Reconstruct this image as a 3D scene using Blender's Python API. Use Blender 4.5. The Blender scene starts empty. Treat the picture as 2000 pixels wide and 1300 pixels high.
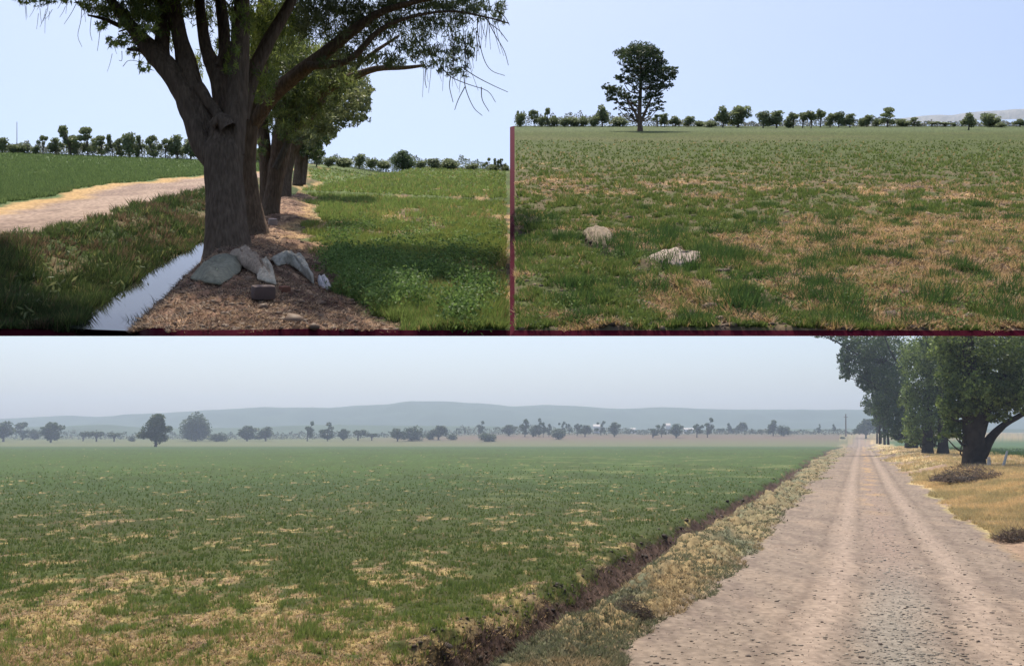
import bpy, math, random
import numpy as np
from mathutils import Matrix, Vector
rng = np.random.default_rng(7)
random.seed(7)
C = bpy.context.scene.collection
sc = bpy.context.scene

# ------------------------------------------------------------ camera, sky, sun, exposure
F = 2000.0                                   # focal length in photo pixels (photo is 2000 wide)
CAM_H = 17.0
PITCH = math.atan(210 / F)
cd = bpy.data.cameras.new('camera'); cam = bpy.data.objects.new('camera', cd); C.objects.link(cam)
cd.sensor_width = 36; cd.lens = 36; cd.clip_start = 0.1; cd.clip_end = 60000
cam.location = (0, 0, CAM_H); cam.rotation_euler = (math.pi / 2 + PITCH, 0, 0)
sc.camera = cam
SUN_EL, SUN_AZ = math.radians(66), math.radians(-14)       # azimuth clockwise from straight ahead (+Y)
w = bpy.data.worlds.new('World'); sc.world = w; w.use_nodes = True
nt = w.node_tree
sky = nt.nodes.new('ShaderNodeTexSky'); sky.sky_type = 'NISHITA'; sky.sun_disc = False
sky.sun_elevation = SUN_EL; sky.sun_rotation = SUN_AZ; sky.dust_density = 8.6; sky.air_density = 1.0; sky.ozone_density = 1.0; sky.altitude = 1400
nt.links.new(sky.outputs[0], nt.nodes['Background'].inputs[0]); nt.nodes['Background'].inputs[1].default_value = 0.13
sd = bpy.data.lights.new('sun', 'SUN'); so = bpy.data.objects.new('sun', sd); C.objects.link(so)
sd.energy = 3.6; sd.angle = math.radians(0.6); sd.color = (1.0, 0.92, 0.78)
sdir = Vector((math.sin(SUN_AZ) * math.cos(SUN_EL), math.cos(SUN_AZ) * math.cos(SUN_EL), math.sin(SUN_EL)))
so.rotation_euler = sdir.to_track_quat('Z', 'Y').to_euler(); so.location = (0, -30, 300)
vs = sc.view_settings; vs.view_transform = 'Standard'; vs.look = 'None'; vs.exposure = 0.6; vs.gamma = 1
HAZE = 0.65e-4

# ------------------------------------------------------------ basic helpers
cp, sp = math.cos(PITCH), math.sin(PITCH)
def W(P):                                    # camera axes (right, up, forward) -> world
    P = np.asarray(P, float)
    return np.stack([P[..., 0], P[..., 2] * cp - P[..., 1] * sp, P[..., 2] * sp + P[..., 1] * cp + CAM_H], -1)
def Wd(v):
    return np.array([v[0], v[2] * cp - v[1] * sp, v[2] * sp + v[1] * cp])

class Plane:                                 # ground Y = -c + bZ + aX in camera axes
    def __init__(s, r_right, c, a, L, refcol=1000):
        s.c, s.a, s.L = c, a, L
        s.b = (650 - r_right) / F
        n = np.array([-a, 1, -s.b]); s.n = n / np.linalg.norm(n)
        s.nw = Wd(s.n)
    def r0(s, col): return 650 - F * s.b - s.a * (col - 1000)
    def z_at(s, col, row, h=0): return F * (s.c - h) / (row - s.r0(col))
    def xz(s, col, row, h=0):
        Z = s.z_at(col, row, h); return (col - 1000) / F * Z, Z
    def Y(s, X, Z): return -s.c + s.b * Z + s.a * X
    def world(s, X, Z, h=0):
        X, Z = np.asarray(X, float), np.asarray(Z, float)
        return W(np.stack([X, s.Y(X, Z) + h, Z], -1))
PL = Plane(292.5, 1.7, -0.037, 80)           # upper left ground
PR = Plane(204.5, 1.7, 0.0, 80)              # upper right ground
PB = Plane(860, CAM_H / cp, 0.0, 17500)      # lower ground (level)

def h2(ix, iy, s):
    n = (ix.astype(np.int64) * 374761393 + iy.astype(np.int64) * 668265263 + s * 1442695041) & 0x7fffffff
    n = ((n ^ (n >> 13)) * 1274126177) & 0x7fffffff
    return ((n ^ (n >> 16)) & 0xffff) / 65535.0
def noise(x, y, s=0):
    x = np.asarray(x, float); y = np.asarray(y, float)
    ix, iy = np.floor(x), np.floor(y); fx, fy = x - ix, y - iy
    fx = fx * fx * (3 - 2 * fx); fy = fy * fy * (3 - 2 * fy)
    a = h2(ix, iy, s); b = h2(ix + 1, iy, s); c = h2(ix, iy + 1, s); d = h2(ix + 1, iy + 1, s)
    return (a * (1 - fx) + b * fx) * (1 - fy) + (c * (1 - fx) + d * fx) * fy
def fbm(x, y, s=0, o=4):
    t = 0; k = 1; n = 0
    for i in range(o):
        t = t + noise(x * 2 ** i + 17.3 * i, y * 2 ** i - 9.1 * i, s + i * 31) * k; n += k; k *= .55
    return t / n
def sst(a, b, x):
    t = np.clip((x - a) / (b - a), 0, 1); return t * t * (3 - 2 * t)
def mix(c1, c2, t):
    t = np.asarray(t)[..., None]; return np.asarray(c1) * (1 - t) + np.asarray(c2) * t
def line(pl, pts, h=0, wob=0.0, seed=0):                      # ground line from photo points -> X as a function of Z
    q = sorted((pl.xz(c, r, h)[1], pl.xz(c, r, h)[0]) for c, r in pts)
    zs = np.array([a for a, _ in q]); xs = np.array([b for _, b in q])
    s0 = (xs[1] - xs[0]) / (zs[1] - zs[0]); s1 = (xs[-1] - xs[-2]) / (zs[-1] - zs[-2])
    zs = np.concatenate([[zs[0] * .5], zs, [zs[-1] * 1.6]])
    xs = np.concatenate([[xs[0] - s0 * (zs[1] - zs[0])], xs, [xs[-1] + s1 * (zs[-1] - zs[-2])]])
    return lambda Z: np.interp(Z, zs, xs) + wob * Z * (fbm(np.log(np.maximum(Z, 1)) * 22, np.asarray(Z) * 0, 400 + seed, 3) - .5)

# ------------------------------------------------------------ materials
def mat(name, rough=.8, attr=True, color=(.5, .5, .5), transl=0.0, spec=.3, nscale=None, namt=.3, bump=0, bscale=10):
    m = bpy.data.materials.new(name); m.use_nodes = True
    t = m.node_tree; N = t.nodes; L = t.links; b = N['Principled BSDF']
    b.inputs['Roughness'].default_value = rough; b.inputs['Specular IOR Level'].default_value = spec
    if attr:
        a = N.new('ShaderNodeAttribute'); a.attribute_name = 'col'; src = a.outputs['Color']
    else:
        a = N.new('ShaderNodeRGB'); a.outputs[0].default_value = (*color, 1); src = a.outputs[0]
    tc = N.new('ShaderNodeTexCoord')
    if nscale:
        n = N.new('ShaderNodeTexNoise'); n.inputs['Scale'].default_value = nscale; n.inputs['Detail'].default_value = 5
        L.new(tc.outputs['Object'], n.inputs['Vector'])
        r = N.new('ShaderNodeMapRange'); r.inputs[1].default_value = .3; r.inputs[2].default_value = .7
        r.inputs[3].default_value = 1 - namt; r.inputs[4].default_value = 1 + namt
        L.new(n.outputs[0], r.inputs[0])
        v = N.new('ShaderNodeVectorMath'); v.operation = 'SCALE'
        L.new(src, v.inputs[0]); L.new(r.outputs[0], v.inputs['Scale']); src = v.outputs[0]
    if bump:
        n2 = N.new('ShaderNodeTexNoise'); n2.inputs['Scale'].default_value = bscale; n2.inputs['Detail'].default_value = 6
        L.new(tc.outputs['Object'], n2.inputs['Vector'])
        bp = N.new('ShaderNodeBump'); bp.inputs['Strength'].default_value = 1; bp.inputs['Distance'].default_value = bump
        L.new(n2.outputs[0], bp.inputs['Height']); L.new(bp.outputs[0], b.inputs['Normal'])
    L.new(src, b.inputs['Base Color'])
    if transl:
        tr = N.new('ShaderNodeBsdfTranslucent'); L.new(src, tr.inputs[0])
        mx = N.new('ShaderNodeMixShader'); mx.inputs[0].default_value = transl
        L.new(b.outputs[0], mx.inputs[1]); L.new(tr.outputs[0], mx.inputs[2])
        L.new(mx.outputs[0], N['Material Output'].inputs['Surface'])
    return m
M_GROUND_T = mat('ground_near', .95, nscale=9, namt=.18, bump=.03, bscale=14, spec=.1)
M_GROUND_B = mat('ground_wide', .95, nscale=.9, namt=.15, bump=.25, bscale=1.2, spec=.1)
M_PLANT = mat('plant', .6, transl=.42, spec=.25)
M_LEAF = mat('leaf', .5, transl=.45, spec=.35)
M_BARK = mat('bark', .95, nscale=34, namt=.32, bump=.06, bscale=30, spec=.05)
_t = M_BARK.node_tree; _mp = _t.nodes.new('ShaderNodeMapping'); _mp.inputs['Scale'].default_value = (1, 1, .16)
_tc = [n for n in _t.nodes if n.type == 'TEX_COORD'][0]; _t.links.new(_tc.outputs['Object'], _mp.inputs[0])
for _n in _t.nodes:
    if _n.type == 'TEX_NOISE': _t.links.new(_mp.outputs[0], _n.inputs['Vector'])
M_BARK_B = mat('bark_wide', .95, nscale=.3, namt=.35, bump=.5, bscale=.5, spec=.1)
M_STONE = mat('stone', .9, spec=.2)
M_EDGE = mat('border_edge', .95, attr=False, color=(.062, .0035, .013), nscale=5, namt=.25, spec=.05)  # maroon of the added panel border, not a soil colour

# ------------------------------------------------------------ mesh building
def link_mesh(name, V, Fv, m, cols=None, parent=None, smooth=False, world=None):
    """V (n,3); Fv (k,3|4) or list of such arrays"""
    me = bpy.data.meshes.new(name)
    if not isinstance(Fv, list): Fv = [Fv]
    Fv = [f for f in Fv if len(f)]
    V = np.asarray(V, np.float32)
    me.vertices.add(len(V)); me.vertices.foreach_set('co', V.ravel())
    loops = np.concatenate([f.ravel() for f in Fv]).astype(np.int32)
    sizes = np.concatenate([np.full(len(f), f.shape[1]) for f in Fv]).astype(np.int32)
    starts = np.concatenate([[0], np.cumsum(sizes)[:-1]]).astype(np.int32)
    me.loops.add(len(loops)); me.loops.foreach_set('vertex_index', loops)
    me.polygons.add(len(sizes)); me.polygons.foreach_set('loop_start', starts); me.polygons.foreach_set('loop_total', sizes)
    if smooth: me.polygons.foreach_set('use_smooth', np.ones(len(sizes), bool))
    if cols is not None:
        at = me.attributes.new('col', 'FLOAT_COLOR', 'POINT')
        cc = np.ones((len(V), 4), np.float32); cc[:, :3] = np.clip(cols, 0, 1); at.data.foreach_set('color', cc.ravel())
    me.update(calc_edges=True)
    me.materials.append(m)
    o = bpy.data.objects.new(name, me); C.objects.link(o)
    if parent is not None: o.parent = parent
    return o
def tag(o, label=None, cat=None, group=None, kind=None):
    if label: o['label'] = label
    if cat: o['category'] = cat
    if group: o['group'] = group
    if kind: o['kind'] = kind
    return o
def frame(pl, X, Z, h=0, spin=0, scale=(1, 1, 1)):
    """matrix at a ground point: z axis = ground normal"""
    n = Vector(pl.nw) if pl is not PB else Vector((0, 0, 1))
    x = Vector((1, 0, 0)); x = (x - n * x.dot(n)).normalized(); y = n.cross(x)
    R = Matrix((x, y, n)).transposed().to_4x4()
    return Matrix.Translation(Vector(pl.world(X, Z, h))) @ R @ Matrix.Rotation(spin, 4, 'Z') @ Matrix.Diagonal((*scale, 1))
def empty(name, label, cat, M, group=None):
    o = bpy.data.objects.new(name, None); C.objects.link(o); o.matrix_world = M; o.empty_display_size = .2
    return tag(o, label, cat, group)

class Geo:
    def __init__(s): s.V = []; s.Q = []; s.T = []; s.K = []; s.n = 0
    def add(s, V, F_, K):
        V = np.asarray(V, float).reshape(-1, 3); F_ = np.asarray(F_) + s.n
        (s.Q if F_.shape[1] == 4 else s.T).append(F_)
        K = np.asarray(K, float); K = np.broadcast_to(K, V.shape) if K.ndim == 1 else K
        s.V.append(V); s.K.append(K); s.n += len(V)
    def build(s, name, m, parent=None, smooth=False):
        F_ = []
        if s.T: F_.append(np.concatenate(s.T))
        if s.Q: F_.append(np.concatenate(s.Q))
        return link_mesh(name, np.concatenate(s.V), F_, m, np.concatenate(s.K), parent, smooth)

def tube(g, P, R, col, ns=8, rough=0.0, colvar=.15):
    P = np.asarray(P, float); R = np.asarray(R, float)
    # resample smoothly
    if len(P) > 2:
        t = np.arange(len(P)); tt = np.linspace(0, len(P) - 1, (len(P) - 1) * 4 + 1)
        def cr(A):
            A = np.asarray(A, float); E = np.concatenate([[2 * A[0] - A[1]], A, [2 * A[-1] - A[-2]]])
            i = np.minimum(tt.astype(int), len(A) - 2); f = (tt - i)
            if A.ndim > 1: f = f[:, None]
            p0, p1, p2, p3 = E[i], E[i + 1], E[i + 2], E[i + 3]
            return .5 * (2 * p1 + (p2 - p0) * f + (2 * p0 - 5 * p1 + 4 * p2 - p3) * f ** 2 + (3 * p1 - p0 - 3 * p2 + p3) * f ** 3)
        P = cr(P); R = np.maximum(np.interp(tt, t, R), 1e-4)
    T = np.gradient(P, axis=0); T /= np.linalg.norm(T, axis=1)[:, None] + 1e-9
    ref = np.array([0.0, 1.0, 0.13]); A = np.cross(T, ref); bad = np.linalg.norm(A, axis=1) < .1
    A[bad] = np.cross(T[bad], [1, 0, 0]); A /= np.linalg.norm(A, axis=1)[:, None]; B = np.cross(T, A)
    th = np.linspace(0, 2 * np.pi, ns, endpoint=False)
    rr = R[:, None] * np.ones(ns)
    if rough:
        k = np.arange(len(P))[:, None]; rr = rr * (1 + rough * (noise(th * 2.2 + 3 + 0 * k, k * .35 + R[0] * 91, 5) - .5) * 2 + rough * .6 * (noise(th * 6 + 0 * k, k * .9, 8) - .5))
    V = P[:, None] + rr[..., None] * (np.cos(th)[:, None] * A[:, None] + np.sin(th)[:, None] * B[:, None])
    n = len(P); i = np.arange(n - 1)[:, None] * ns; j = np.arange(ns)
    Q = np.stack([i + j, i + (j + 1) % ns, i + ns + (j + 1) % ns, i + ns + j], -1).reshape(-1, 4)
    K = np.asarray(col) * (1 + colvar * (rng.random((n * ns, 1)) - .5) * 2)
    g.add(V.reshape(-1, 3), Q, K)

def leaves(g, P, size, cols, elong=2.2, droop=0.0, flat=0.0, axis_bias=None):
    """rhombic leaves at P (n,3) with size (n,)"""
    n = len(P); size = np.broadcast_to(size, n) * rng.uniform(.6, 1.3, n)
    d = rng.normal(size=(n, 3)); d[:, 2] = d[:, 2] * (1 - flat) - droop
    d /= np.linalg.norm(d, axis=1)[:, None]
    u = np.cross(d, rng.normal(size=(n, 3))); u /= np.linalg.norm(u, axis=1)[:, None]
    a = d * size[:, None] * .5; b = u * (size / elong)[:, None] * .5
    V = np.stack([P - a, P + b, P + a, P - b], 1).reshape(-1, 3)
    Q = np.arange(n * 4).reshape(-1, 4)
    g.add(V, Q, np.repeat(cols, 4, axis=0))

def blades(g, P, up, H, wd, nb, spread, cols, tipcols=None):
    """grass tufts: nb triangular blades at every P"""
    n = len(P); P = np.repeat(P, nb, 0); H = np.repeat(np.broadcast_to(H, n), nb) * rng.uniform(.5, 1.15, n * nb)
    wd = np.repeat(np.broadcast_to(wd, n), nb) * rng.uniform(.6, 1.3, n * nb); cols = np.repeat(cols, nb, 0) * rng.uniform(.75, 1.25, (n * nb, 1))
    th = rng.uniform(0, 2 * np.pi, n * nb); e1 = np.array([1.0, 0, 0]); e2 = np.cross(up, e1)
    out = np.cos(th)[:, None] * e1 + np.sin(th)[:, None] * e2
    th2 = rng.uniform(0, 2 * np.pi, n * nb); side = np.cos(th2)[:, None] * e1 + np.sin(th2)[:, None] * e2
    base = P + out * (H * spread * .35 * rng.random(n * nb))[:, None]
    tip = base + up * H[:, None] + out * (H * spread * rng.uniform(.1, 1, n * nb))[:, None]
    V = np.stack([base - side * wd[:, None], base + side * wd[:, None], tip], 1).reshape(-1, 3)
    g.add(V, np.arange(n * nb * 3).reshape(-1, 3), np.repeat(cols, 3, 0))

ICO = None
def stones(g, P, up, size, cols, squash=.6):
    global ICO
    if ICO is None:
        t = (1 + 5 ** .5) / 2
        v = np.array([(-1, t, 0), (1, t, 0), (-1, -t, 0), (1, -t, 0), (0, -1, t), (0, 1, t), (0, -1, -t), (0, 1, -t), (t, 0, -1), (t, 0, 1), (-t, 0, -1), (-t, 0, 1)]) / 1.9
        f = np.array([(0, 11, 5), (0, 5, 1), (0, 1, 7), (0, 7, 10), (0, 10, 11), (1, 5, 9), (5, 11, 4), (11, 10, 2), (10, 7, 6), (7, 1, 8), (3, 9, 4), (3, 4, 2), (3, 2, 6), (3, 6, 8), (3, 8, 9), (4, 9, 5), (2, 4, 11), (6, 2, 10), (8, 6, 7), (9, 8, 1)])
        ICO = (v, f)
    v, f = ICO; n = len(P); size = np.broadcast_to(size, n)
    th = rng.uniform(0, 6.28, n); e1 = np.array([1.0, 0, 0]); e2 = np.cross(up, e1)
    vv = v[None] * rng.uniform(.6, 1.3, (n, 12, 3)); x = vv[..., 0] * 1.25; y = vv[..., 1]; z = vv[..., 2] * squash
    X = x * np.cos(th)[:, None] - y * np.sin(th)[:, None]; Yy = x * np.sin(th)[:, None] + y * np.cos(th)[:, None]
    V = P[:, None] + (X[..., None] * e1 + Yy[..., None] * e2 + z[..., None] * up) * size[:, None, None] * .5
    Fa = (f[None] + np.arange(n)[:, None, None] * 12).reshape(-1, 3)
    g.add(V.reshape(-1, 3), Fa, np.repeat(cols, 12, 0))

# ------------------------------------------------------------ terrain sheets
def terrain(pl, c0, c1, near, Zfar, hs, hf, colf, clsf, nc, nr, names, material, edge=None, flare=0):
    """screen-even sampling of a ground sheet; hs smooth height, hf full height"""
    col = np.linspace(c0, c1, nc)
    Zn = pl.z_at(col, near)
    if edge:
        zz = (Zn[None] * np.linspace(.7, 1.6, 700)[:, None]); xx = (col - 1000) / F * zz
        vis = 650 - F * (pl.Y(xx, zz) + hs(xx, zz)) / zz > near
        k = len(zz) - 1 - np.argmax(vis[::-1], 0); Zn = zz[np.minimum(k + 1, len(zz) - 1), np.arange(nc)]
        Zn = np.max([np.pad(Zn, 9, mode='edge')[i:i + nc] for i in range(19)], axis=0)
        Zn = np.convolve(np.pad(Zn, 8, mode='edge'), np.hanning(19)[1:-1] / np.hanning(19).sum(), 'valid')
    rn = pl.r0(col) + F * pl.c / Zn; rf = pl.r0(col) + F * pl.c / Zfar
    t = np.linspace(0, 1, nr)[:, None]
    row = rn * (1 - t) + rf * t
    Z = F * pl.c / (row - pl.r0(col)); X = (col - 1000) / F * Z
    h = hf(X, Z) if hf else hs(X, Z)
    h[0] = hs(X[0], Z[0])
    P = pl.world(X, Z, h); K = colf(X, Z, h)
    cls = clsf(X, Z)
    idx = np.arange(nr * nc).reshape(nr, nc)
    Q = np.stack([idx[:-1, :-1], idx[:-1, 1:], idx[1:, 1:], idx[1:, :-1]], -1).reshape(-1, 4)
    qc = cls[:-1, :-1].ravel()
    V = P.reshape(-1, 3); KK = K.reshape(-1, 3)
    for k, nm in enumerate(names):
        q = Q[qc == k]
        if not len(q): continue
        u, inv = np.unique(q, return_inverse=True)
        o = link_mesh(nm, V[u], inv.reshape(-1, 4), material, KK[u], smooth=True); o['kind'] = 'structure'
    if edge:                                  # the body under the sheet, its rim made up as a maroon border
        tk = edge; D = -pl.nw * tk
        ii = np.unique(np.r_[np.arange(0, nr, 6), nr - 1]); jj = np.arange(nc)
        low = P[ii] + D * np.clip(Z[ii] / np.median(Zn), 1, 2.2)[..., None]
        ze = Z[0] - .05; low[0] = W(np.stack([(col - 1000) / F * ze, (650 - near - 11) / F * ze, ze], -1))   # even border lip added along the rim
        if flare: low = low.copy(); low[:, 0] = low[:, 0] - np.array([1.0, 0, 0]) * (flare / F * Z[ii, 0])[:, None]  # side flared into an even-width border strip
        g = Geo(); m_ = np.arange(len(ii) * nc).reshape(len(ii), nc)
        g.add(low.reshape(-1, 3), np.stack([m_[:-1, :-1], m_[1:, :-1], m_[1:, 1:], m_[:-1, 1:]], -1).reshape(-1, 4), (1, 1, 1))
        def strip(A, B):
            n = len(A); g.add(np.concatenate([A, B]), np.stack([np.arange(n - 1), np.arange(n - 1) + n, np.arange(1, n) + n, np.arange(1, n)], -1), (1, 1, 1))
        strip(P[0], low[0]); strip(P[-1], low[-1]); strip(P[ii, 0], low[:, 0]); strip(P[ii, -1], low[:, -1])
        o = g.build('terrain_border', M_EDGE); o['kind'] = 'structure'

def scatter(pl, n, c0, c1, r0_, r1_, ok=None):
    """random ground points, denser near the viewer as they cover more"""
    col = rng.uniform(c0, c1, n); row = rng.uniform(r0_, r1_, n)
    keep = row > pl.r0(col) + 3; col, row = col[keep], row[keep]
    X, Z = pl.xz(col, row); m = np.ones(len(X), bool)
    if ok is not None: m = ok(X, Z)
    if pl is not PB:                         # nothing grows beyond the rim of the upper grounds
        h = (l_h if pl is PL else r_h)(X, Z); m = m & (650 - F * (pl.Y(X, Z) + h) / Z < 644) & (Z < 80)
    return X[m], Z[m]
def clump(X, Z, s): return sst(.36, .60, fbm(X / s, Z / (s * 1.5), 77, 2))

# palettes (albedo)
SOIL = (.245, .17, .10); SOILD = (.07, .045, .035); STRAW = (.37, .28, .12); STRAWP = (.41, .32, .16)
GREEN = (.060, .098, .028); GREENL = (.10, .16, .035); GREEND = (.034, .048, .016); ROAD = (.218, .172, .135)

# ============================================================ LOWER PLACE: field, gravel road, verge
b_rl = line(PB, [(1150, 1330), (1250, 1240), (1390, 1150), (1480, 1060), (1570, 970), (1628, 905), (1655, 878), (1668, 866)], wob=.028, seed=1)
b_rr = line(PB, [(2260, 1300), (2000, 1095), (1880, 1015), (1790, 945), (1735, 895), (1708, 872), (1697, 866)], wob=.03, seed=2)
b_dt = line(PB, [(870, 1300), (960, 1243), (1100, 1180), (1200, 1115), (1300, 1055), (1400, 1003), (1500, 950), (1592, 895), (1645, 868)], wob=.022, seed=3)
b_rl0 = line(PB, [(1150, 1330), (1250, 1240), (1390, 1150), (1480, 1060), (1570, 970), (1628, 905), (1655, 878), (1668, 866)])
b_rr0 = line(PB, [(2260, 1300), (2000, 1095), (1880, 1015), (1790, 945), (1735, 895), (1708, 872), (1697, 866)])
def u_d(X, Z): return (X - b_dt(Z)) / 1.0
def band(Z): return np.interp(Z, [60, 77, 120, 300, 900, 4000], [3.3, 3.4, 3.1, 3.2, 4, 6])
def far_rise(X, Z):
    a = sst(3300, 5200, Z) * (26 + 26 * sst(-1200, 200, X)) + sst(5200, 8500, Z) * 30
    return a
def b_h(X, Z):
    d = u_d(X, Z); w_ = band(Z)
    h = -3.0 * np.exp(-(d / (w_ * (.7 + .7 * noise(Z / 3.0, d * 0, 31)))) ** 2) * (Z < 3500)
    v = (X > b_dt(Z) + w_) & (X < b_rl(Z))
    h = h + .45 * np.exp(-((d - 2.6 * w_) / (1.1 * w_)) ** 2) + .5 * np.exp(-((d + 1.4 * w_) / (.6 * w_)) ** 2) * fbm(X / 1.5, Z / 2, 33)
    rr = X - b_rr(Z)
    near = np.exp(-(Z / 900) ** 2)
    h = h + sst(0, 34, rr) * (3.6 + 2.2 * fbm(X / 14, Z / 25, 3)) * sst(3200, 2200, Z) * sst(230, 90, rr)
    return h + far_rise(X, Z)
def b_hf(X, Z):
    d = u_d(X, Z); w_ = band(Z); dist = np.clip(500 / Z, 0, 1)
    fieldm = d < 0; roadm = (X > b_rl(Z)) & (X < b_rr(Z))
    n = (fbm(X / 1.1, Z / 1.1, 11) - .5)
    h = b_h(X, Z) + n * np.where(roadm, .16, .45) * dist
    h = h + (fbm(X / 6, Z / 9, 12) - .5) * np.where(roadm, .25, .7) * dist
    verge = (d > 1.2 * w_) & (X < b_rl(Z) + 2)
    h = h + verge * np.maximum(0, fbm(X / 3.2, Z / 5, 21) - .47) * 5.0 * dist * sst(9, 4, np.abs(d - 1.9 * w_))
    # wheel ruts
    rt = (X - b_rl0(Z)) / (b_rr0(Z) - b_rl0(Z) + 1e-6)
    for c_ in (.28, .43, .66, .82): h = h - roadm * .10 * np.exp(-((rt - c_) / .022) ** 2) * dist
    return h
def straw_mask(X, Z):                         # where the lower crop has thinned out
    sc_ = 1700 / (Z + 12)
    n = fbm(X / 7, Z / 14, 41) * .45 + fbm(X / 1.8, Z / 3.4, 43) * .55
    bias = np.interp(Z, [60, 78, 92, 110, 150, 220, 330, 700, 1500], [.17, .145, .07, -.005, -.055, -.08, -.11, -.14, -.2])
    side = np.interp((X / Z) * F + 1000, [-200, 300, 600, 1200], [.07, .06, .0, -.05]) * sst(150, 90, Z)
    return sst(.49, .66, n + bias + side)
def b_col(X, Z, h):
    d = u_d(X, Z); w_ = band(Z)
    n1 = fbm(X / 3, Z / 5, 51); n2 = fbm(X / 40, Z / 80, 53); n3 = noise(X * 2.3, Z * 1.1, 57)
    g_ = mix(np.array(GREEND) * 1.5, np.array(GREEN) * 1.05, sst(.3, .7, n1 * .6 + n2 * .4))
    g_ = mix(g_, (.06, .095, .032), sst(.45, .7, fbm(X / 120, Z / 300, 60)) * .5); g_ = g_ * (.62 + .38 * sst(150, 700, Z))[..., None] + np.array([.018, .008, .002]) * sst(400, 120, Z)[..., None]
    s_ = straw_mask(X, Z)
    st = mix(STRAW, SOIL, sst(.35, .65, fbm(X / 2, Z / 3, 62))); st = mix(st, SOILD, sst(.60, .72, fbm(X / 3, Z / 2, 66)) * .8)
    c = mix(g_, st, s_ * .85)
    # faint pale streaks in the far right of the crop
    c = mix(c, (.20, .21, .09), sst(.60, .7, fbm(X / 30, Z / 30, 68)) * sst(200, 400, Z) * sst(1400, 900, Z) * .35 * (X / Z > -.05))
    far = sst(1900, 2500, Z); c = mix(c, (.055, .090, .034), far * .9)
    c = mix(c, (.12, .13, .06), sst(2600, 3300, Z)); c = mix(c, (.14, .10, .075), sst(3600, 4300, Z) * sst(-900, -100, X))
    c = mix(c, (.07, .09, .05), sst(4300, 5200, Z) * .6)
    # ditch
    c = mix(c, np.array(SOILD) * (.7 + n3[..., None] * .8), sst(1.0, .75, np.abs(d + .1 * w_) / w_) * (Z < 2500))
    # verge: pale grey-green trampled weeds and dry yellow grass
    ver = (d > .8 * w_)
    vg = mix((.15, .155, .095), (.23, .185, .105), sst(.42, .6, fbm(X / 7, Z / 12, 71))); vg = mix(vg, (.10, .085, .05), sst(.55, .68, fbm(X / 1.8, Z / 3, 73)) * .8)
    vg = mix(vg, (.30, .22, .11), sst(.42, .58, fbm(X / 12, Z / 16, 75) + .10 * sst(4, 12, d)) * np.interp(Z, [60, 140, 250], [.95, .9, .3]))
    c = np.where(ver[..., None], vg, c)
    # road
    rt = (X - b_rl(Z)) / (b_rr(Z) - b_rl(Z) + 1e-6)
    re, rt = rt, (X - b_rl0(Z)) / (b_rr0(Z) - b_rl0(Z) + 1e-6)
    wob = (fbm(X / 12, Z / 60, 77) - .5) * .10
    rd = mix(ROAD, (.15, .115, .095), sst(.42, .7, fbm(X / 2.2, Z / 7, 79)) * .6); rd = mix(rd, (.29, .22, .165), sst(.5, .7, fbm(X / 9, Z / 30, 80)) * .5)
    mid = np.exp(-((rt - .54 + wob * .5) / .085) ** 2)
    rd = mix(rd, mix((.24, .18, .145), (.22, .20, .17), sst(160, 90, Z)), mid * .75)
    rd = mix(rd, (.37, .25, .13), mid * sst(.5, .62, fbm(X / 5, Z / 20, 83)) * sst(200, 320, Z) * .8)
    for c_, a_ in ((.28, .35), (.43, .3), (.66, .45), (.82, .35)):
        rd = mix(rd, (.12, .09, .072), a_ * np.exp(-((rt - c_ + wob * .15) / .017) ** 2) * (.4 + .9 * fbm(X / 2, Z / 12, 78)))
    for c_ in (.36, .73): rd = mix(rd, (.31, .24, .19), .7 * np.exp(-((rt - c_ + wob * .15) / .045) ** 2))
    rt = re; m_ = sst(-.03, .03, rt + wob * .7) * sst(1.03, .97, rt + wob * .5)
    c = mix(c, rd, m_)
    # right verge: yellow grass then green field beyond the tree row
    rr = X - b_rr(Z)
    dirt = mix((.20, .14, .10), (.33, .23, .16), fbm(X / 3, Z / 4, 87))
    yg = mix((.46, .34, .17), (.32, .27, .13), sst(.42, .62, fbm(X / 6, Z / 20, 85)))
    rv = mix(yg, dirt, sst(.45, .60, fbm(X / 9, Z / 30, 89) + np.interp(Z, [100, 170, 200, 480, 560, 800], [.35, .28, -.1, -.12, .1, -.1])))
    tw = np.interp(Z, [100, 400, 760, 1200, 3000], [95, 100, 95, 75, 60])
    gf = mix((.06, .11, .03), (.04, .075, .02), n1)
    rv = mix(rv, gf, sst(tw * .9, tw * 1.15, rr))
    c = mix(c, rv, sst(.96, 1.04, rt + wob * .5) * (Z < 4200))
    return c * (1 + (.36 * n3 - .18)[..., None] * np.clip(500 / Z, .06, 1)[..., None])
def b_cls(X, Z):
    k = np.zeros(X.shape, int)
    k[(X > b_dt(Z) - band(Z)) & (Z < 3400)] = 1
    k[(X > b_rl(Z)) & (X < b_rr(Z)) & (Z < 4200)] = 2
    k[(X >= b_rr(Z)) & (Z < 4200)] = 1
    k[(Z > 4200)] = 3
    return k
terrain(PB, -350, 2350, 1400, 17000, b_h, b_hf, b_col, b_cls, 1500, 460, ['field', 'verge', 'road', 'plain'], M_GROUND_B)

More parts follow.
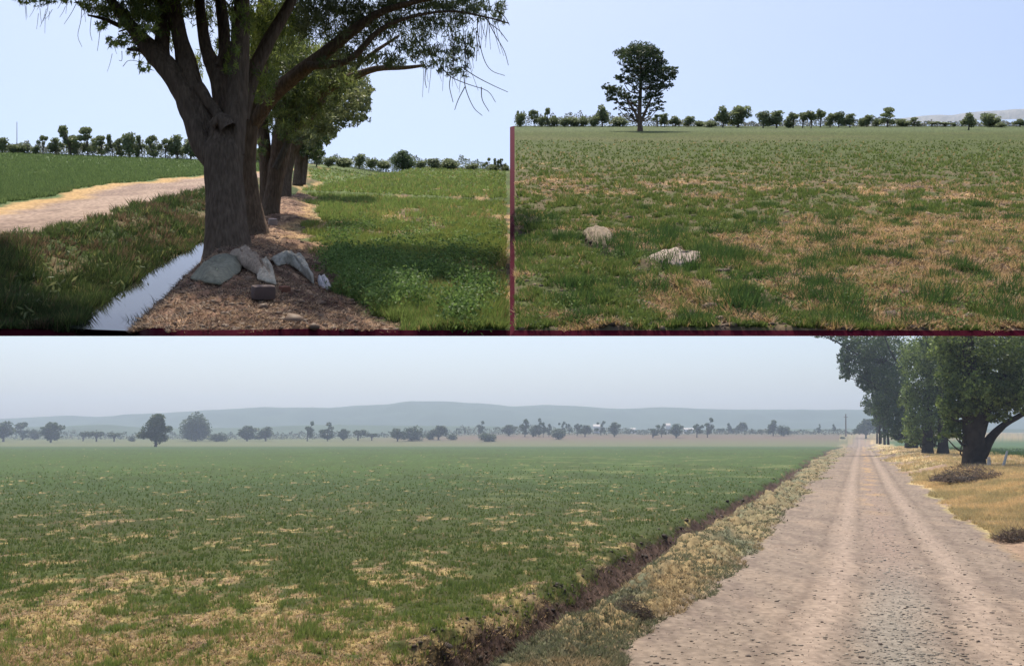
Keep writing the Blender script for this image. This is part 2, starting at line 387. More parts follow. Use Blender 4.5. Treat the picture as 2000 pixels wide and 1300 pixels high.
# crop tufts of the lower field
def sheet_pts(pl, X, Z, hf): return pl.world(X, Z, hf(X, Z))
UPB = np.array([0, 0, 1.0])
g = Geo()
X, Z = scatter(PB, 120000, -60, 1700, 905, 1330, lambda X, Z: (u_d(X, Z) < -.7 * band(Z)))
s_ = straw_mask(X, Z); keep = rng.random(len(X)) < (1 - .72 * s_) * (.25 + .75 * clump(X, Z, 1.1)) * np.interp(Z, [70, 200, 450, 740], [1, .8, .45, .0]); X, Z, s_ = X[keep], Z[keep], s_[keep]
n = len(X); hgt = np.interp(Z, [70, 200, 500, 1200], [.62, .75, .95, 1.3]) * (.35 + .9 * fbm(X / 4, Z / 6, 90)) * (.6 + .6 * clump(X, Z, 1.1))
K = mix((.090, .135, .036), (.175, .22, .055), rng.random(n)); K = mix(K, K * 1.35 + np.array([.02, .01, 0]), sst(140, 85, Z)); yel = rng.random(n) < (.03 + .35 * s_); K[yel] = mix(STRAW, STRAWP, rng.random(yel.sum()))
blades(g, sheet_pts(PB, X, Z, b_hf), UPB, hgt, np.interp(Z, [70, 1200], [.035, .25]), 5, .5, K)
# straw litter
X, Z = scatter(PB, 60000, -60, 1500, 940, 1330, lambda X, Z: (u_d(X, Z) < -.7 * band(Z)))
s_ = straw_mask(X, Z); keep = rng.random(len(X)) < s_ * .9; X, Z = X[keep], Z[keep]; n = len(X)
K = mix(STRAW, (.56, .40, .24), rng.random(n)); dk = rng.random(n) < .2; K[dk] = (.12, .08, .05)
blades(g, sheet_pts(PB, X, Z, b_hf), UPB, .22, .05, 5, 2.2, K)
tag(g.build('crop_plants', M_PLANT), 'low green crop with dry straw patches in the wide lower field', 'crop', kind='stuff')

# verge weeds, ditch roots, dry grass of the right verge
g = Geo()
X, Z = scatter(PB, 60000, 700, 1760, 868, 1330, lambda X, Z: (u_d(X, Z) > .9 * band(Z)) & (X < b_rl(Z) + .8) & (rng.random(len(X)) < .85))
n = len(X); K = mix((.13, .155, .08), (.21, .19, .12), rng.random(n)); K = mix(K, mix((.30, .22, .12), (.40, .31, .18), rng.random(n)), sst(.50, .58, fbm(X / 9, Z / 12, 75) + .05 * rng.random(n))); dk = rng.random(n) < .16; K[dk] = (.07, .07, .04)
blades(g, sheet_pts(PB, X, Z, b_hf), UPB, np.interp(Z, [70, 400, 1500], [.42, .8, 1.6]), np.interp(Z, [70, 1000], [.05, .3]), 5, 1.5, K)
X, Z = scatter(PB, 26000, 800, 1600, 880, 1330, lambda X, Z: (np.abs(u_d(X, Z) + .25 * band(Z)) < .85 * band(Z)))
n = len(X); K = mix((.035, .028, .02), (.11, .08, .05), rng.random(n))
blades(g, sheet_pts(PB, X, Z, b_hf), UPB, np.interp(Z, [70, 400], [.65, .9]), .04, 5, 1.3, K)
X, Z = scatter(PB, 7500, 800, 1660, 868, 1330, lambda X, Z: (np.abs(u_d(X, Z) + .3 * band(Z)) < 1.6 * band(Z)) & (rng.random(len(X)) < .8)); n = len(X)
stones(g, sheet_pts(PB, X, Z, b_hf), UPB, rng.lognormal(-1.0, .45, n) * np.interp(Z, [70, 600], [.8, 2.2]), mix((.035, .027, .022), (.14, .105, .08), rng.random(n)), .8)
tag(g.build('verge_weeds', M_PLANT), 'grey green trampled weeds and roots along the ditch beside the gravel road', 'weeds', kind='stuff')
g = Geo()
X, Z = scatter(PB, 60000, 1680, 2080, 868, 1090, lambda X, Z: (X > b_rr(Z) + 1) & (Z < 2200))
d_ = X - b_rr(Z); keep = rng.random(len(X)) < .85; X, Z, d_ = X[keep], Z[keep], d_[keep]; n = len(X)
K = mix((.62, .46, .24), (.42, .34, .17), sst(.35, .65, fbm(X / 6, Z / 20, 85))); gg = d_ > 92; K[gg] = mix((.05, .10, .025), (.08, .13, .03), rng.random(gg.sum()))
sel = (fbm(X / 9, Z / 30, 89) + np.interp(Z, [100, 170, 200, 480, 560, 800], [.35, .28, -.1, -.12, .1, -.1])) < .56
X, Z, K = X[sel | (d_ > 92)], Z[sel | (d_ > 92)], K[sel | (d_ > 92)]
blades(g, sheet_pts(PB, X, Z, b_hf), UPB, np.interp(Z, [150, 600, 2500], [1.0, 2.0, 3]), np.interp(Z, [150, 2500], [.07, .4]), 5, .9, K)
tag(g.build('dry_grass', M_PLANT), 'yellow dry grass between the gravel road and the tree row', 'grass', kind='stuff')
# gravel
g = Geo()
X, Z = scatter(PB, 26000, 1050, 2100, 900, 1340, lambda X, Z: (X > b_rl(Z) - 1.5) & (X < b_rr(Z) + 6))
rt = (X - b_rl(Z)) / (b_rr(Z) - b_rl(Z)); mid = np.exp(-((rt - .54) / .10) ** 2)
keep = rng.random(len(X)) < .17 + .75 * mid * sst(400, 200, Z) + .2 * (rt > .6) * (rng.random(len(X)) < .5); X, Z, mid = X[keep], Z[keep], mid[keep]; n = len(X)
size = np.minimum(rng.lognormal(-1.95, .6, n), .42) * np.interp(Z, [70, 300], [1, 1.5]); K = mix((.17, .135, .105), (.34, .28, .22), rng.random(n)); K = mix(K, (.25, .24, .21), mid * .6)
dk = rng.random(n) < .10; K[dk] = (.09, .07, .06); wt = rng.random(n) < .006; K[wt] = (.6, .58, .52); size[wt] = np.minimum(size[wt], .16)
stones(g, sheet_pts(PB, X, Z, b_hf) + UPB * .01, UPB, size, K)
tag(g.build('gravel', M_STONE), 'loose grey brown gravel strewn over the straight dirt road', 'gravel', kind='stuff')

# hills
def ridge(name, Z0, Z1, pts, K, seed, amp):
    cols = np.linspace(-700, 2700, 340); px = np.interp(cols, [p[0] for p in pts], [p[1] for p in pts])
    px = px + (fbm(cols / 40, cols * 0, seed) - .5) * 2.2
    Zs = np.linspace(Z0, Z1, 40); Zc = (Z0 + Z1) / 2
    top = (860 - px) / F * Zc + CAM_H
    t = (Zs - Z0) / (Z1 - Z0); prof = np.sin(np.clip(t, 0, 1) * np.pi) ** .8
    cc, zz = np.meshgrid(cols, Zs); X = (cc - 1000) / F * Zc * (.6 + .4 * zz / Zc)
    h = top[None] * prof[:, None] * (1 + amp * (fbm(X / 420, zz / 420, seed + 2) - .5) * (1 - prof[:, None] ** 3)) - 4
    P = PB.world(X, zz, np.maximum(h, -5) )
    Kc = mix(K, np.array(K) * 1.6, fbm(X / 300, zz / 300, seed + 4))
    idx = np.arange(40 * 340).reshape(40, 340)
    Q = np.stack([idx[:-1, :-1], idx[:-1, 1:], idx[1:, 1:], idx[1:, :-1]], -1).reshape(-1, 4)
    o = link_mesh(name, P.reshape(-1, 3), Q, M_GROUND_B, Kc.reshape(-1, 3), smooth=True); o['kind'] = 'structure'
ridge('hills', 11500, 16500, [(-700, 825), (0, 818), (60, 816), (140, 811), (200, 814), (280, 808), (350, 805), (430, 800), (520, 795), (650, 796), (700, 791), (760, 789), (805, 783), (860, 783), (950, 788), (1000, 793), (1060, 790), (1130, 793), (1200, 798), (1280, 795), (1330, 796), (1380, 799), (1500, 799), (1700, 800), (2700, 806)], (.05, .07, .04), 3, .8)
ridge('hills', 7600, 9600, [(-700, 838), (0, 834), (130, 831), (215, 828), (300, 835), (480, 834), (620, 828), (760, 830), (1000, 832), (1250, 838), (1600, 836), (2700, 838)], (.05, .07, .04), 9, .6)

# ------------------------------------------------------------ generic small trees (unit size: width 1, height 1)
def blob_points(n, c, r, hollow=.35):
    d = rng.normal(size=(n, 3)); d /= np.linalg.norm(d, axis=1)[:, None]
    return np.asarray(c) + d * np.asarray(r) * (hollow + (1 - hollow) * rng.random((n, 1)) ** .5)
LEAFC = ((.035, .060, .022), (.075, .105, .035))
def unit_tree(kind, seed, nleaf=900, tone=1.0, bark=(.09, .07, .055)):
    global rng
    keep = rng; rng = np.random.default_rng(seed)
    g, t = Geo(), Geo(); B = []
    if kind == 'round':
        t0 = .16
        for i in range(11):
            a = rng.uniform(0, 6.28); r_ = rng.uniform(0, .26); z = rng.uniform(.22, .82); B.append((r_ * math.cos(a) * 1.25, r_ * math.sin(a), z, rng.uniform(.10, .25), rng.uniform(.10, .2)))
        B.append((rng.uniform(-.08, .08), 0, .5, .33, .30)); B.append((rng.uniform(-.15, .15), 0, .84, .2, .15))
    elif kind == 'bush':
        t0 = .05
        for i in range(9):
            a = rng.uniform(0, 6.28); r_ = rng.uniform(0, .28); z = rng.uniform(.2, .65); B.append((r_ * math.cos(a), r_ * math.sin(a), z, rng.uniform(.16, .25), rng.uniform(.18, .3)))
        B.append((0, 0, .4, .4, .4))
    elif kind == 'tall':
        t0 = .12
        for i in range(12):
            z = rng.uniform(.14, .92); q = .33 * math.sin(math.pi * min(1, (z + .05))) ** .6; B.append((rng.uniform(-q, q), rng.uniform(-q, q), z, rng.uniform(.15, .26), rng.uniform(.07, .12)))
    elif kind == 'loose':
        t0 = .2
        for i in range(8):
            z = rng.uniform(.22, .93); q = .36; B.append((rng.uniform(-q, q), rng.uniform(-q, q), z, rng.uniform(.10, .19), rng.uniform(.07, .13)))
        nleaf = int(nleaf * .6)
    else:   # 'flat': wide crown on bare leaning stems
        t0 = .4
        for i in range(10):
            a = rng.uniform(0, 6.28); r_ = rng.uniform(.05, .34); B.append((r_ * math.cos(a), r_ * math.sin(a), rng.uniform(.55, .85), rng.uniform(.14, .2), rng.uniform(.1, .17)))
    vol = np.array([b[3] ** 2 for b in B]); vol /= vol.sum()
    for b, v in zip(B, vol):
        n = int(nleaf * v) + 4
        P = blob_points(n, b[:3], (b[3], b[3], b[4]), .2)
        K = mix(LEAFC[0], LEAFC[1], np.clip(rng.random(n) * .8 + rng.random() * .35, 0, 1)) * tone
        leaves(g, P, .062 if nleaf > 1500 else .10, K, 1.5)
    t_top = max(t0 + .1, .45)
    tube(t, [(0, 0, -.03), (.01, 0, t0 * .6), (.0, .01, t0 + .12), (.02, 0, .6)], [.045, .034, .026, .012], bark, 6)
    for b in B[:7]:
        tube(t, [(0, 0, t0 * .5 if kind == 'flat' else t0), (b[0] * .5, b[1] * .5, (t0 + b[2]) * .5), (b[0], b[1], b[2])], [.022, .015, .008], bark, 5)
    o1 = g.build('crown', M_LEAF); o2 = t.build('trunk', M_BARK_B); rng = keep
    C.objects.unlink(o1); C.objects.unlink(o2)
    return [o1, o2]
PROTO = {}
for kd, k_, nl in (('round', 4, 1300), ('bush', 3, 1000), ('tall', 4, 1100), ('loose', 4, 900), ('flat', 3, 1100)):
    for i in range(k_):
        PROTO[kd, i] = unit_tree(kd, 100 + i * 13 + len(kd), nl)
UP = {}  # upper far trees: distance haze painted in as paler, greyer tones
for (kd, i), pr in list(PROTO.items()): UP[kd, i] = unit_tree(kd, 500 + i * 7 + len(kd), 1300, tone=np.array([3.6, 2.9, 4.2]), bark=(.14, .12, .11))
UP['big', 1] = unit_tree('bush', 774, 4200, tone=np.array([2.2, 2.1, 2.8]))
PROTO['big', 0] = unit_tree('round', 771, 4200); PROTO['big', 1] = unit_tree('bush', 772, 5200)
ORD = 'first second third fourth fifth sixth seventh eighth ninth tenth eleventh twelfth thirteenth fourteenth fifteenth sixteenth seventeenth eighteenth nineteenth twentieth twenty-first twenty-second twenty-third twenty-fourth twenty-fifth'.split()
KDESC = {'round': ('round_tree', 'rounded dark green tree'), 'bush': ('bush', 'low dense green bush'), 'tall': ('tall_tree', 'tall narrow grey green tree'),
         'loose': ('thin_tree', 'thin open-crowned tree'), 'flat': ('spreading_tree', 'spreading tree on bare stems')}
def plant(pl, lst, where, group, hfun=None, special={}):
    cnt = {}
    for j, (x0, x1, top, base, kd) in enumerate(sorted(lst)):
        cx = (x0 + x1) / 2
        if pl is PB:
            Zs = np.linspace(1400, 6300, 400); Xs = (cx - 1000) / F * Zs
            rw = 650 - F * (PB.Y(Xs, Zs) + far_rise(Xs, Zs)) / Zs
            i = int(np.argmin(np.abs(rw - base) + (Zs / 6300) * .3)); Z = Zs[i] ; X = Xs[i]; h = float(far_rise(np.array(X), np.array(Z)))
        else:
            Z = min(pl.z_at(cx, max(base, pl.r0(cx) + 20)), 78.5 + (j % 3) * .4); X = (cx - 1000) / F * Z; h = 0
            h = 0.0
        if pl is PR: X = max(X, (x1 - x0) / F * Z * .55 + .02)
        wd = (x1 - x0) / F * Z * 1.3; ht = (base - top) / F * Z * 1.02
        if pl is not PB and base < pl.r0(cx) + F * pl.c / Z:      # base hidden behind the field's far rim
            ht = (pl.r0(cx) + F * pl.c / Z - top) / F * Z
        lw = ht if kd in ('tall', 'loose') and wd < ht * .5 else wd
        big = special.get((x0, x1))
        key = big[0] if big else (kd, j % len([1 for q in PROTO if q[0] == kd]))
        nm, ds = KDESC[kd]
        i_ = cnt.get(kd, 0); cnt[kd] = i_ + 1
        lab = big[1] if big else f'{ds}, {ORD[i_]} such from left in {where}'
        root = empty(nm, lab, 'bush' if kd == 'bush' else 'tree', frame(pl, X, Z, h, 0, (wd, wd, ht)), group)
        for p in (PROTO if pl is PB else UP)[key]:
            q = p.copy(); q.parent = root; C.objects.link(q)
low = [(-18, 30, 822, 862, 'round'), (28, 58, 825, 858, 'tall'), (56, 80, 832, 858, 'bush'), (77, 120, 824, 864, 'round'), (150, 174, 842, 861, 'flat'), (172, 204, 840, 862, 'flat'),
       (207, 238, 843, 862, 'flat'), (249, 263, 850, 862, 'bush'), (275, 332, 808, 872, 'round'), (350, 412, 801, 861, 'bush'), (403, 442, 842, 862, 'bush'), (462, 502, 831, 861, 'round'),
       (500, 537, 833, 861, 'round'), (588, 612, 824, 861, 'loose'), (627, 652, 824, 861, 'tall'), (658, 682, 837, 860, 'round'), (684, 714, 838, 860, 'flat'), (714, 738, 844, 860, 'flat'),
       (760, 792, 836, 862, 'round'), (780, 825, 827, 861, 'bush'), (829, 850, 841, 858, 'bush'), (838, 874, 831, 859, 'round'), (871, 892, 845, 859, 'bush'), (891, 901, 831, 846, 'loose'), (903, 911, 831, 846, 'loose'),
       (925, 945, 823, 850, 'loose'), (932, 972, 840, 862, 'bush'), (977, 1010, 829, 850, 'round'), (1015, 1035, 816, 852, 'tall'), (1034, 1050, 828, 852, 'bush'), (1045, 1060, 816, 852, 'tall'), (1056, 1066, 824, 853, 'tall'), (1066, 1078, 826, 852, 'tall'),
       (1075, 1106, 832, 858, 'bush'), (1090, 1104, 824, 850, 'loose'), (1105, 1118, 824, 848, 'loose'), (1118, 1136, 823, 850, 'loose'), (1130, 1155, 830, 852, 'round'), (1165, 1182, 823, 849, 'loose'), (1187, 1212, 824, 852, 'round'),
       (1215, 1232, 839, 847, 'bush'), (1262, 1288, 831, 855, 'loose'), (1284, 1300, 828, 853, 'loose'), (1306, 1335, 827, 855, 'round'), (1350, 1372, 823, 854, 'loose'), (1371, 1392, 817, 854, 'loose'),
       (1396, 1415, 827, 838, 'flat'), (1418, 1428, 822, 843, 'tall'), (1425, 1440, 832, 845, 'bush'), (1437, 1460, 819, 841, 'round'), (1466, 1474, 830, 842, 'bush'), (1479, 1491, 831, 842, 'bush'), (1498, 1522, 820, 850, 'round'), (1516, 1545, 825, 850, 'bush'),
       (1596, 1604, 820, 839, 'tall'), (1624, 1632, 820, 839, 'tall'), (1672, 1710, 818, 856, 'round'), (1640, 1652, 851, 857, 'bush')]
plant(PB, low, 'lower far tree line', 'trees in the far line below the blue hills',
      special={(275, 332): (('big', 0), 'lumpy dark tree with visible trunk in the lower field, left of the big rounded one'),
               (350, 412): (('big', 1), 'largest rounded green tree in the lower far line, without visible trunk')})
upl = [(-12, 20, 268, 298, 'round'), (16, 36, 276, 299, 'bush'), (32, 60, 274, 299, 'bush'), (60, 78, 281, 299, 'bush'), (75, 93, 262, 299, 'loose'), (97, 121, 268, 300, 'round'), (118, 156, 245, 302, 'loose'), (132, 156, 262, 303, 'tall'), (155, 188, 247, 302, 'tall'),
       (186, 212, 264, 303, 'tall'), (210, 230, 262, 304, 'loose'), (226, 246, 268, 304, 'tall'), (234, 270, 258, 306, 'round'), (262, 274, 275, 307, 'bush'), (268, 287, 264, 307, 'loose'), (287, 313, 262, 307, 'tall'), (312, 334, 268, 307, 'loose'), (330, 362, 262, 308, 'round'), (352, 392, 270, 308, 'round'), (488, 512, 290, 318, 'round'),
       (604, 632, 290, 325, 'round'), (628, 655, 302, 326, 'bush'), (652, 690, 303, 327, 'bush'), (690, 714, 301, 328, 'round'), (712, 736, 305, 329, 'bush'), (733, 764, 310, 330, 'bush'), (762, 811, 288, 331, 'bush'), (808, 832, 310, 331, 'bush'), (830, 862, 309, 332, 'round'), (856, 900, 305, 333, 'bush'),
       (904, 934, 317, 334, 'bush'), (944, 958, 309, 335, 'loose'), (950, 976, 318, 336, 'bush'), (962, 975, 306, 336, 'loose'), (974, 988, 310, 336, 'loose'), (978, 997, 320, 336, 'bush')]
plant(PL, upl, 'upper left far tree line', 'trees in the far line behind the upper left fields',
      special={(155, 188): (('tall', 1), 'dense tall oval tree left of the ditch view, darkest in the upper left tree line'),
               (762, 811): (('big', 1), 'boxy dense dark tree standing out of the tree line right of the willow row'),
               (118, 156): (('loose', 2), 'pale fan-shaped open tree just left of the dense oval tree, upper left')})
upr = [(1004, 1026, 213, 244, 'bush'), (1008, 1020, 212, 240, 'loose'), (1034, 1052, 212, 241, 'tall'), (1062, 1076, 211, 241, 'tall'), (1048, 1066, 222, 242, 'bush')] + \
      [(1070 + 19 * i, 1096 + 19 * i, 222 + (i * 7) % 4, 242, 'bush') for i in range(5)] + \
      [(1160, 1192, 204, 243, 'round'), (1188, 1232, 224, 244, 'bush'), (1274, 1294, 222, 243, 'loose'), (1288, 1308, 221, 244, 'round'), (1304, 1333, 226, 246, 'round'), (1332, 1356, 227, 246, 'round'), (1356, 1378, 233, 244, 'bush'), (1374, 1404, 233, 249, 'bush'), (1395, 1428, 207, 249, 'round'), (1418, 1464, 208, 249, 'round'),
       (1475, 1505, 217, 250, 'round'), (1498, 1535, 216, 250, 'round'), (1530, 1550, 230, 250, 'bush'), (1536, 1562, 219, 250, 'flat'), (1555, 1580, 217, 250, 'flat'), (1574, 1594, 216, 250, 'flat'), (1590, 1614, 213, 249, 'flat'), (1610, 1632, 222, 249, 'round'), (1625, 1650, 218, 249, 'round'), (1645, 1674, 222, 249, 'round'),
       (1674, 1690, 226, 243, 'bush'), (1682, 1704, 225, 248, 'round'), (1704, 1720, 227, 243, 'bush'), (1717, 1748, 210, 248, 'tall'), (1748, 1776, 228, 243, 'bush'), (1776, 1797, 228, 247, 'tall'), (1808, 1832, 237, 245, 'flat'), (1828, 1862, 238, 245, 'flat'), (1860, 1868, 238, 247, 'bush'), (1876, 1907, 220, 254, 'round'),
       (1914, 1952, 215, 248, 'bush'), (1944, 1967, 237, 249, 'bush'), (1978, 2006, 232, 248, 'round')]
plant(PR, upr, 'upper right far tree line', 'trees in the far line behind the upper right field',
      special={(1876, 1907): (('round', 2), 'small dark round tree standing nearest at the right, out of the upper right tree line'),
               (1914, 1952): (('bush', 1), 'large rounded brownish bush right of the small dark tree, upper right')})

def woods(pl, name, lab, pts, Z, size, n, K0, K1, hf=None, dz=1.0):
    """a far belt of brush that reads as one mass; pts = (col, top row, base row)"""
    cols = rng.uniform(pts[0][0], pts[-1][0], n); tp = np.interp(cols, [p[0] for p in pts], [p[1] for p in pts]); bs = np.interp(cols, [p[0] for p in pts], [p[2] for p in pts])
    tp = bs - (bs - tp) * (.35 + 1.1 * fbm(cols / 9, cols * 0, 301)); t_ = rng.random(n) ** .8
    rw = bs + (tp - bs) * t_; zz = Z + rng.uniform(-dz, dz, n); g = Geo()
    P = W(np.stack([(cols - 1000) / F * zz, (650 - rw) / F * zz, zz], -1))
    leaves(g, P, size / F * Z, mix(K0, K1, np.clip(fbm(cols / 6, rw / 5, 303) * 1.6 - .3 + .3 * rng.random(n), 0, 1)), 1.4)
    return tag(g.build(name, M_LEAF), lab, 'woodland', kind='stuff')
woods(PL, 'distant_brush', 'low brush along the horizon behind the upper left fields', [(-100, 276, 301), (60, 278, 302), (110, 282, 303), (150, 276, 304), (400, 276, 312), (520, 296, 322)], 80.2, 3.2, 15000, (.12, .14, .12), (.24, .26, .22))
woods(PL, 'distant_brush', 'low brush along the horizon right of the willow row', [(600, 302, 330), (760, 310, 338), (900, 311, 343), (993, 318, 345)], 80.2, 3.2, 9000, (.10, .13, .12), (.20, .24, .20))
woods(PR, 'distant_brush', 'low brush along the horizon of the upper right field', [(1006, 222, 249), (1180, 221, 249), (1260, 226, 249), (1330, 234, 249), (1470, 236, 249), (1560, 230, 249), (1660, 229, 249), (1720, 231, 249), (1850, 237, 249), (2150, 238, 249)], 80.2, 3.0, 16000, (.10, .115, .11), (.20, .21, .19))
woods(PB, 'distant_brush', 'hazy brush belt across the plain in front of the hills', [(-200, 840, 864), (100, 838, 863), (300, 844, 862), (760, 843, 860), (1000, 830, 852), (1200, 836, 850), (1500, 838, 848), (1700, 840, 852)], 5300, 3.4, 15000, (.05, .065, .045), (.10, .11, .07), dz=500)

# ============================================================ UPPER LEFT PLACE: willow row on a berm between ditch and field
l_r2 = line(PL, [(0, 402), (100, 384), (200, 362), (300, 352), (400, 343), (520, 334)], wob=.02, seed=5)          # far edge of the dirt road
l_r1 = line(PL, [(0, 472), (150, 442), (250, 407), (400, 374), (520, 345)], wob=.02, seed=6)                      # near edge of the dirt road
WD = .5
l_wl = line(PL, [(146, 648), (232, 585), (310, 530), (392, 480)], -WD)
l_wr = line(PL, [(222, 648), (300, 598), (378, 548), (408, 520)], -WD)
l_br = line(PL, [(760, 645), (700, 590), (640, 560), (605, 500), (600, 470), (606, 400), (612, 345)], wob=.05, seed=4)
def l_h(X, Z):
    wl, wr, br, r1 = l_wl(Z), l_wr(Z), l_br(Z), l_r1(Z)
    wr = np.maximum(wr, wl + .25)
    bank = -(WD + .03) * sst(r1 + .5, wl - .05, X) * sst(br, wr + .05, X)
    bank = np.where((X > r1 + .3) & (X < wl), -(WD + .06) * sst(0, 1, (X - r1 - .3) / (wl - r1 - .3)) ** .8, 0)
    bank = np.where((X >= wl) & (X <= wr), -(WD + .10), bank)
    mid = (wr * .45 + br * .55)
    up = .10 + .16 * np.exp(-((Z - 13) / 3.0) ** 2) + .12 * np.exp(-((Z - 9.3) / 2.0) ** 2)
    bump = np.where(X > wr, -(WD + .10) + (WD + .10 + up) * sst(0, .42, (X - wr) / (br - wr + 1e-6)), bank)
    bump = np.where(X > wr + (br - wr) * .42, up * sst(1.05, .55, (X - wr) / (br - wr + 1e-6)), bump)
    return np.where(X > wr, bump, bank)
def l_hf(X, Z):
    h = l_h(X, Z); k = np.clip(14 / Z, 0, 1)
    road = (X > l_r2(Z)) & (X < l_r1(Z)); wat = (X > l_wl(Z) - .02) & (X < np.maximum(l_wr(Z), l_wl(Z) + .25))
    h = h + (fbm(X / .22, Z / .3, 111) - .5) * np.where(road, .02, .10) * k + (fbm(X / 1.1, Z / 1.6, 113) - .5) * np.where(road, .06, .10) * k
    return np.where(wat, -(WD + .12), h)
def l_col(X, Z, h):
    n = fbm(X / .5, Z / .8, 121); n2 = fbm(X / 3, Z / 6, 123); n3 = noise(X * 22, Z * 12, 125)
    gr = mix((.085, .115, .045), (.13, .17, .065), sst(.35, .65, n2))
    rf = mix(gr, mix((.38, .25, .13), (.13, .09, .065), sst(.4, .6, n)), sst(.52, .66, fbm(X / .9, Z / 1.8, 127) + np.interp(Z, [8, 20, 30, 50], [.06, .03, -.06, -.2]) + .06 * sst(.35, .5, X / Z + .5)) * .9)
    rf = mix(rf, (.34, .24, .15), sst(.5, .62, fbm(X / 2.2, Z / 1.5, 129)) * np.exp(-((Z - 20.5) / 2.2) ** 2) * .7)
    lf = mix((.095, .14, .055), (.12, .165, .065), n2)
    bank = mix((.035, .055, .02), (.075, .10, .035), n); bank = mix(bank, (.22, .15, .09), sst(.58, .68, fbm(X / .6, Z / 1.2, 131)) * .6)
    berm = mix((.24, .145, .10), (.10, .06, .045), sst(.4, .65, n)); berm = mix(berm, (.42, .28, .18), sst(.56, .68, fbm(X / .15, Z / .2, 133)) * .8)
    road = mix((.36, .265, .205), (.27, .195, .155), sst(.4, .7, fbm(X / .8, Z / 2.5, 135)))
    c = np.where((X < l_r2(Z))[..., None], lf, 0)
    wob = (fbm(X * 0 + Z / 1.2, Z / 3, 137) - .5) * .8
    e2 = X - l_r2(Z) + wob
    road = mix(road, (.50, .32, .13), sst(1.1, .4, e2) * .8)
    c = mix(lf, road, sst(-.15, .15, e2))
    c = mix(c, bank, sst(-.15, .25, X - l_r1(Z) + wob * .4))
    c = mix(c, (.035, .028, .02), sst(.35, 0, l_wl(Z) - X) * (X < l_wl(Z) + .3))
    c = mix(c, berm, (X > np.maximum(l_wr(Z), l_wl(Z) + .2)))
    ed = X - l_br(Z) + (fbm(X / .7, Z / .9, 139) - .5) * .6
    c = mix(c, rf, sst(-.1, .2, ed))
    c = mix(c, (.50, .33, .15), np.exp(-((ed + .12) / .16) ** 2) * sst(14, 20, Z) * .7)
    return c * (.75 + .5 * n3[..., None])
def l_cls(X, Z):
    k = np.zeros(X.shape, int); k[(X > l_r2(Z)) & (X < l_r1(Z))] = 1; k[(X >= l_r1(Z)) & (X < l_wl(Z))] = 2
    k[(X >= l_wl(Z)) & (X < l_br(Z))] = 3; k[X >= l_br(Z)] = 4
    return k
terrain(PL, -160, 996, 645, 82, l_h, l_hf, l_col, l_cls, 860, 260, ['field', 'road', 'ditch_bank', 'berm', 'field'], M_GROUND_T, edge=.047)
# water in the ditch
mw = bpy.data.materials.new('ditch_water'); mw.use_nodes = True; b_ = mw.node_tree.nodes['Principled BSDF']
b_.inputs['Base Color'].default_value = (.02, .022, .018, 1); b_.inputs['Roughness'].default_value = .04; b_.inputs['IOR'].default_value = 1.33; b_.inputs['Specular IOR Level'].default_value = .28
nn = mw.node_tree.nodes.new('ShaderNodeTexNoise'); nn.inputs['Scale'].default_value = 3; bb = mw.node_tree.nodes.new('ShaderNodeBump'); bb.inputs['Distance'].default_value = .0015
mw.node_tree.links.new(nn.outputs[0], bb.inputs['Height']); mw.node_tree.links.new(bb.outputs[0], b_.inputs['Normal'])
Zw = np.linspace(11.55, 30, 60); wl_ = l_wl(Zw) - .12; wr_ = np.maximum(l_wr(Zw), l_wl(Zw) + .25) + .15
Vw = np.concatenate([PL.world(wl_, Zw, -WD), PL.world(wr_, Zw, -WD)]); i = np.arange(59)
o = link_mesh('water', Vw, np.stack([i, i + 60, i + 61, i + 1], -1), mw); o['kind'] = 'structure'

UPL = PL.nw
def lpts(X, Z): return PL.world(X, Z, l_hf(X, Z))
g = Geo()     # grass and weeds on the ditch bank
okb = lambda X, Z: (X > l_r1(Z) + .12 * np.sin(Z * 3)) & (X < l_wl(Z) - .02 - .28 * fbm(Z * 1.6, X * 0, 151))
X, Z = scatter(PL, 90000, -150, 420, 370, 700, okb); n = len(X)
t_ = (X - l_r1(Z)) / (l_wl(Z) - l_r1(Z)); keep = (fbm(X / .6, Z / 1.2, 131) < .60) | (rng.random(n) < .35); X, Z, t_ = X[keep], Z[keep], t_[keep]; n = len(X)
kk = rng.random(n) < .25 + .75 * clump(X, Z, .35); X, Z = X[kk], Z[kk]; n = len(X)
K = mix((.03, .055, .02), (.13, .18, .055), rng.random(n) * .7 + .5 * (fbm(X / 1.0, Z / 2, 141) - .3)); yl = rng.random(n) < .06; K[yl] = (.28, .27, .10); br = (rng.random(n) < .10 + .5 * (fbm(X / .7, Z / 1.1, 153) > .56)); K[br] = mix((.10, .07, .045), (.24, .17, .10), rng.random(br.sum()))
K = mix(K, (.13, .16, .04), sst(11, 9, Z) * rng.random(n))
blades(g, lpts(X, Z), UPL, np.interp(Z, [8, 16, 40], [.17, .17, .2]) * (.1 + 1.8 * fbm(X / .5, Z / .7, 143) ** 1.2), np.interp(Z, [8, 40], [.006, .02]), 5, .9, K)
X, Z = scatter(PL, 9000, 60, 420, 440, 660, lambda X, Z: (X > l_wl(Z) - .9) & (X < l_wl(Z) - .02 - .2 * fbm(Z * 1.6, X * 0, 151))); n = len(X)
blades(g, lpts(X, Z), UPL, .15, .008, 6, 1.2, mix((.025, .045, .015), (.07, .09, .03), rng.random(n)))
X, Z = scatter(PL, 110, 0, 400, 420, 640, okb); n = len(X)   # broad pale leaves
P = np.repeat(lpts(X, Z), 9, 0) + rng.normal(size=(n * 9, 3)) * [.10, .10, .05] + UPL * .16
leaves(g, P, .11, mix((.11, .16, .06), (.22, .23, .10), rng.random(n * 9)), 3.5)
tag(g.build('bank_weeds', M_PLANT), 'dark green weeds and grass on the shaded bank left of the ditch', 'weeds', kind='stuff')

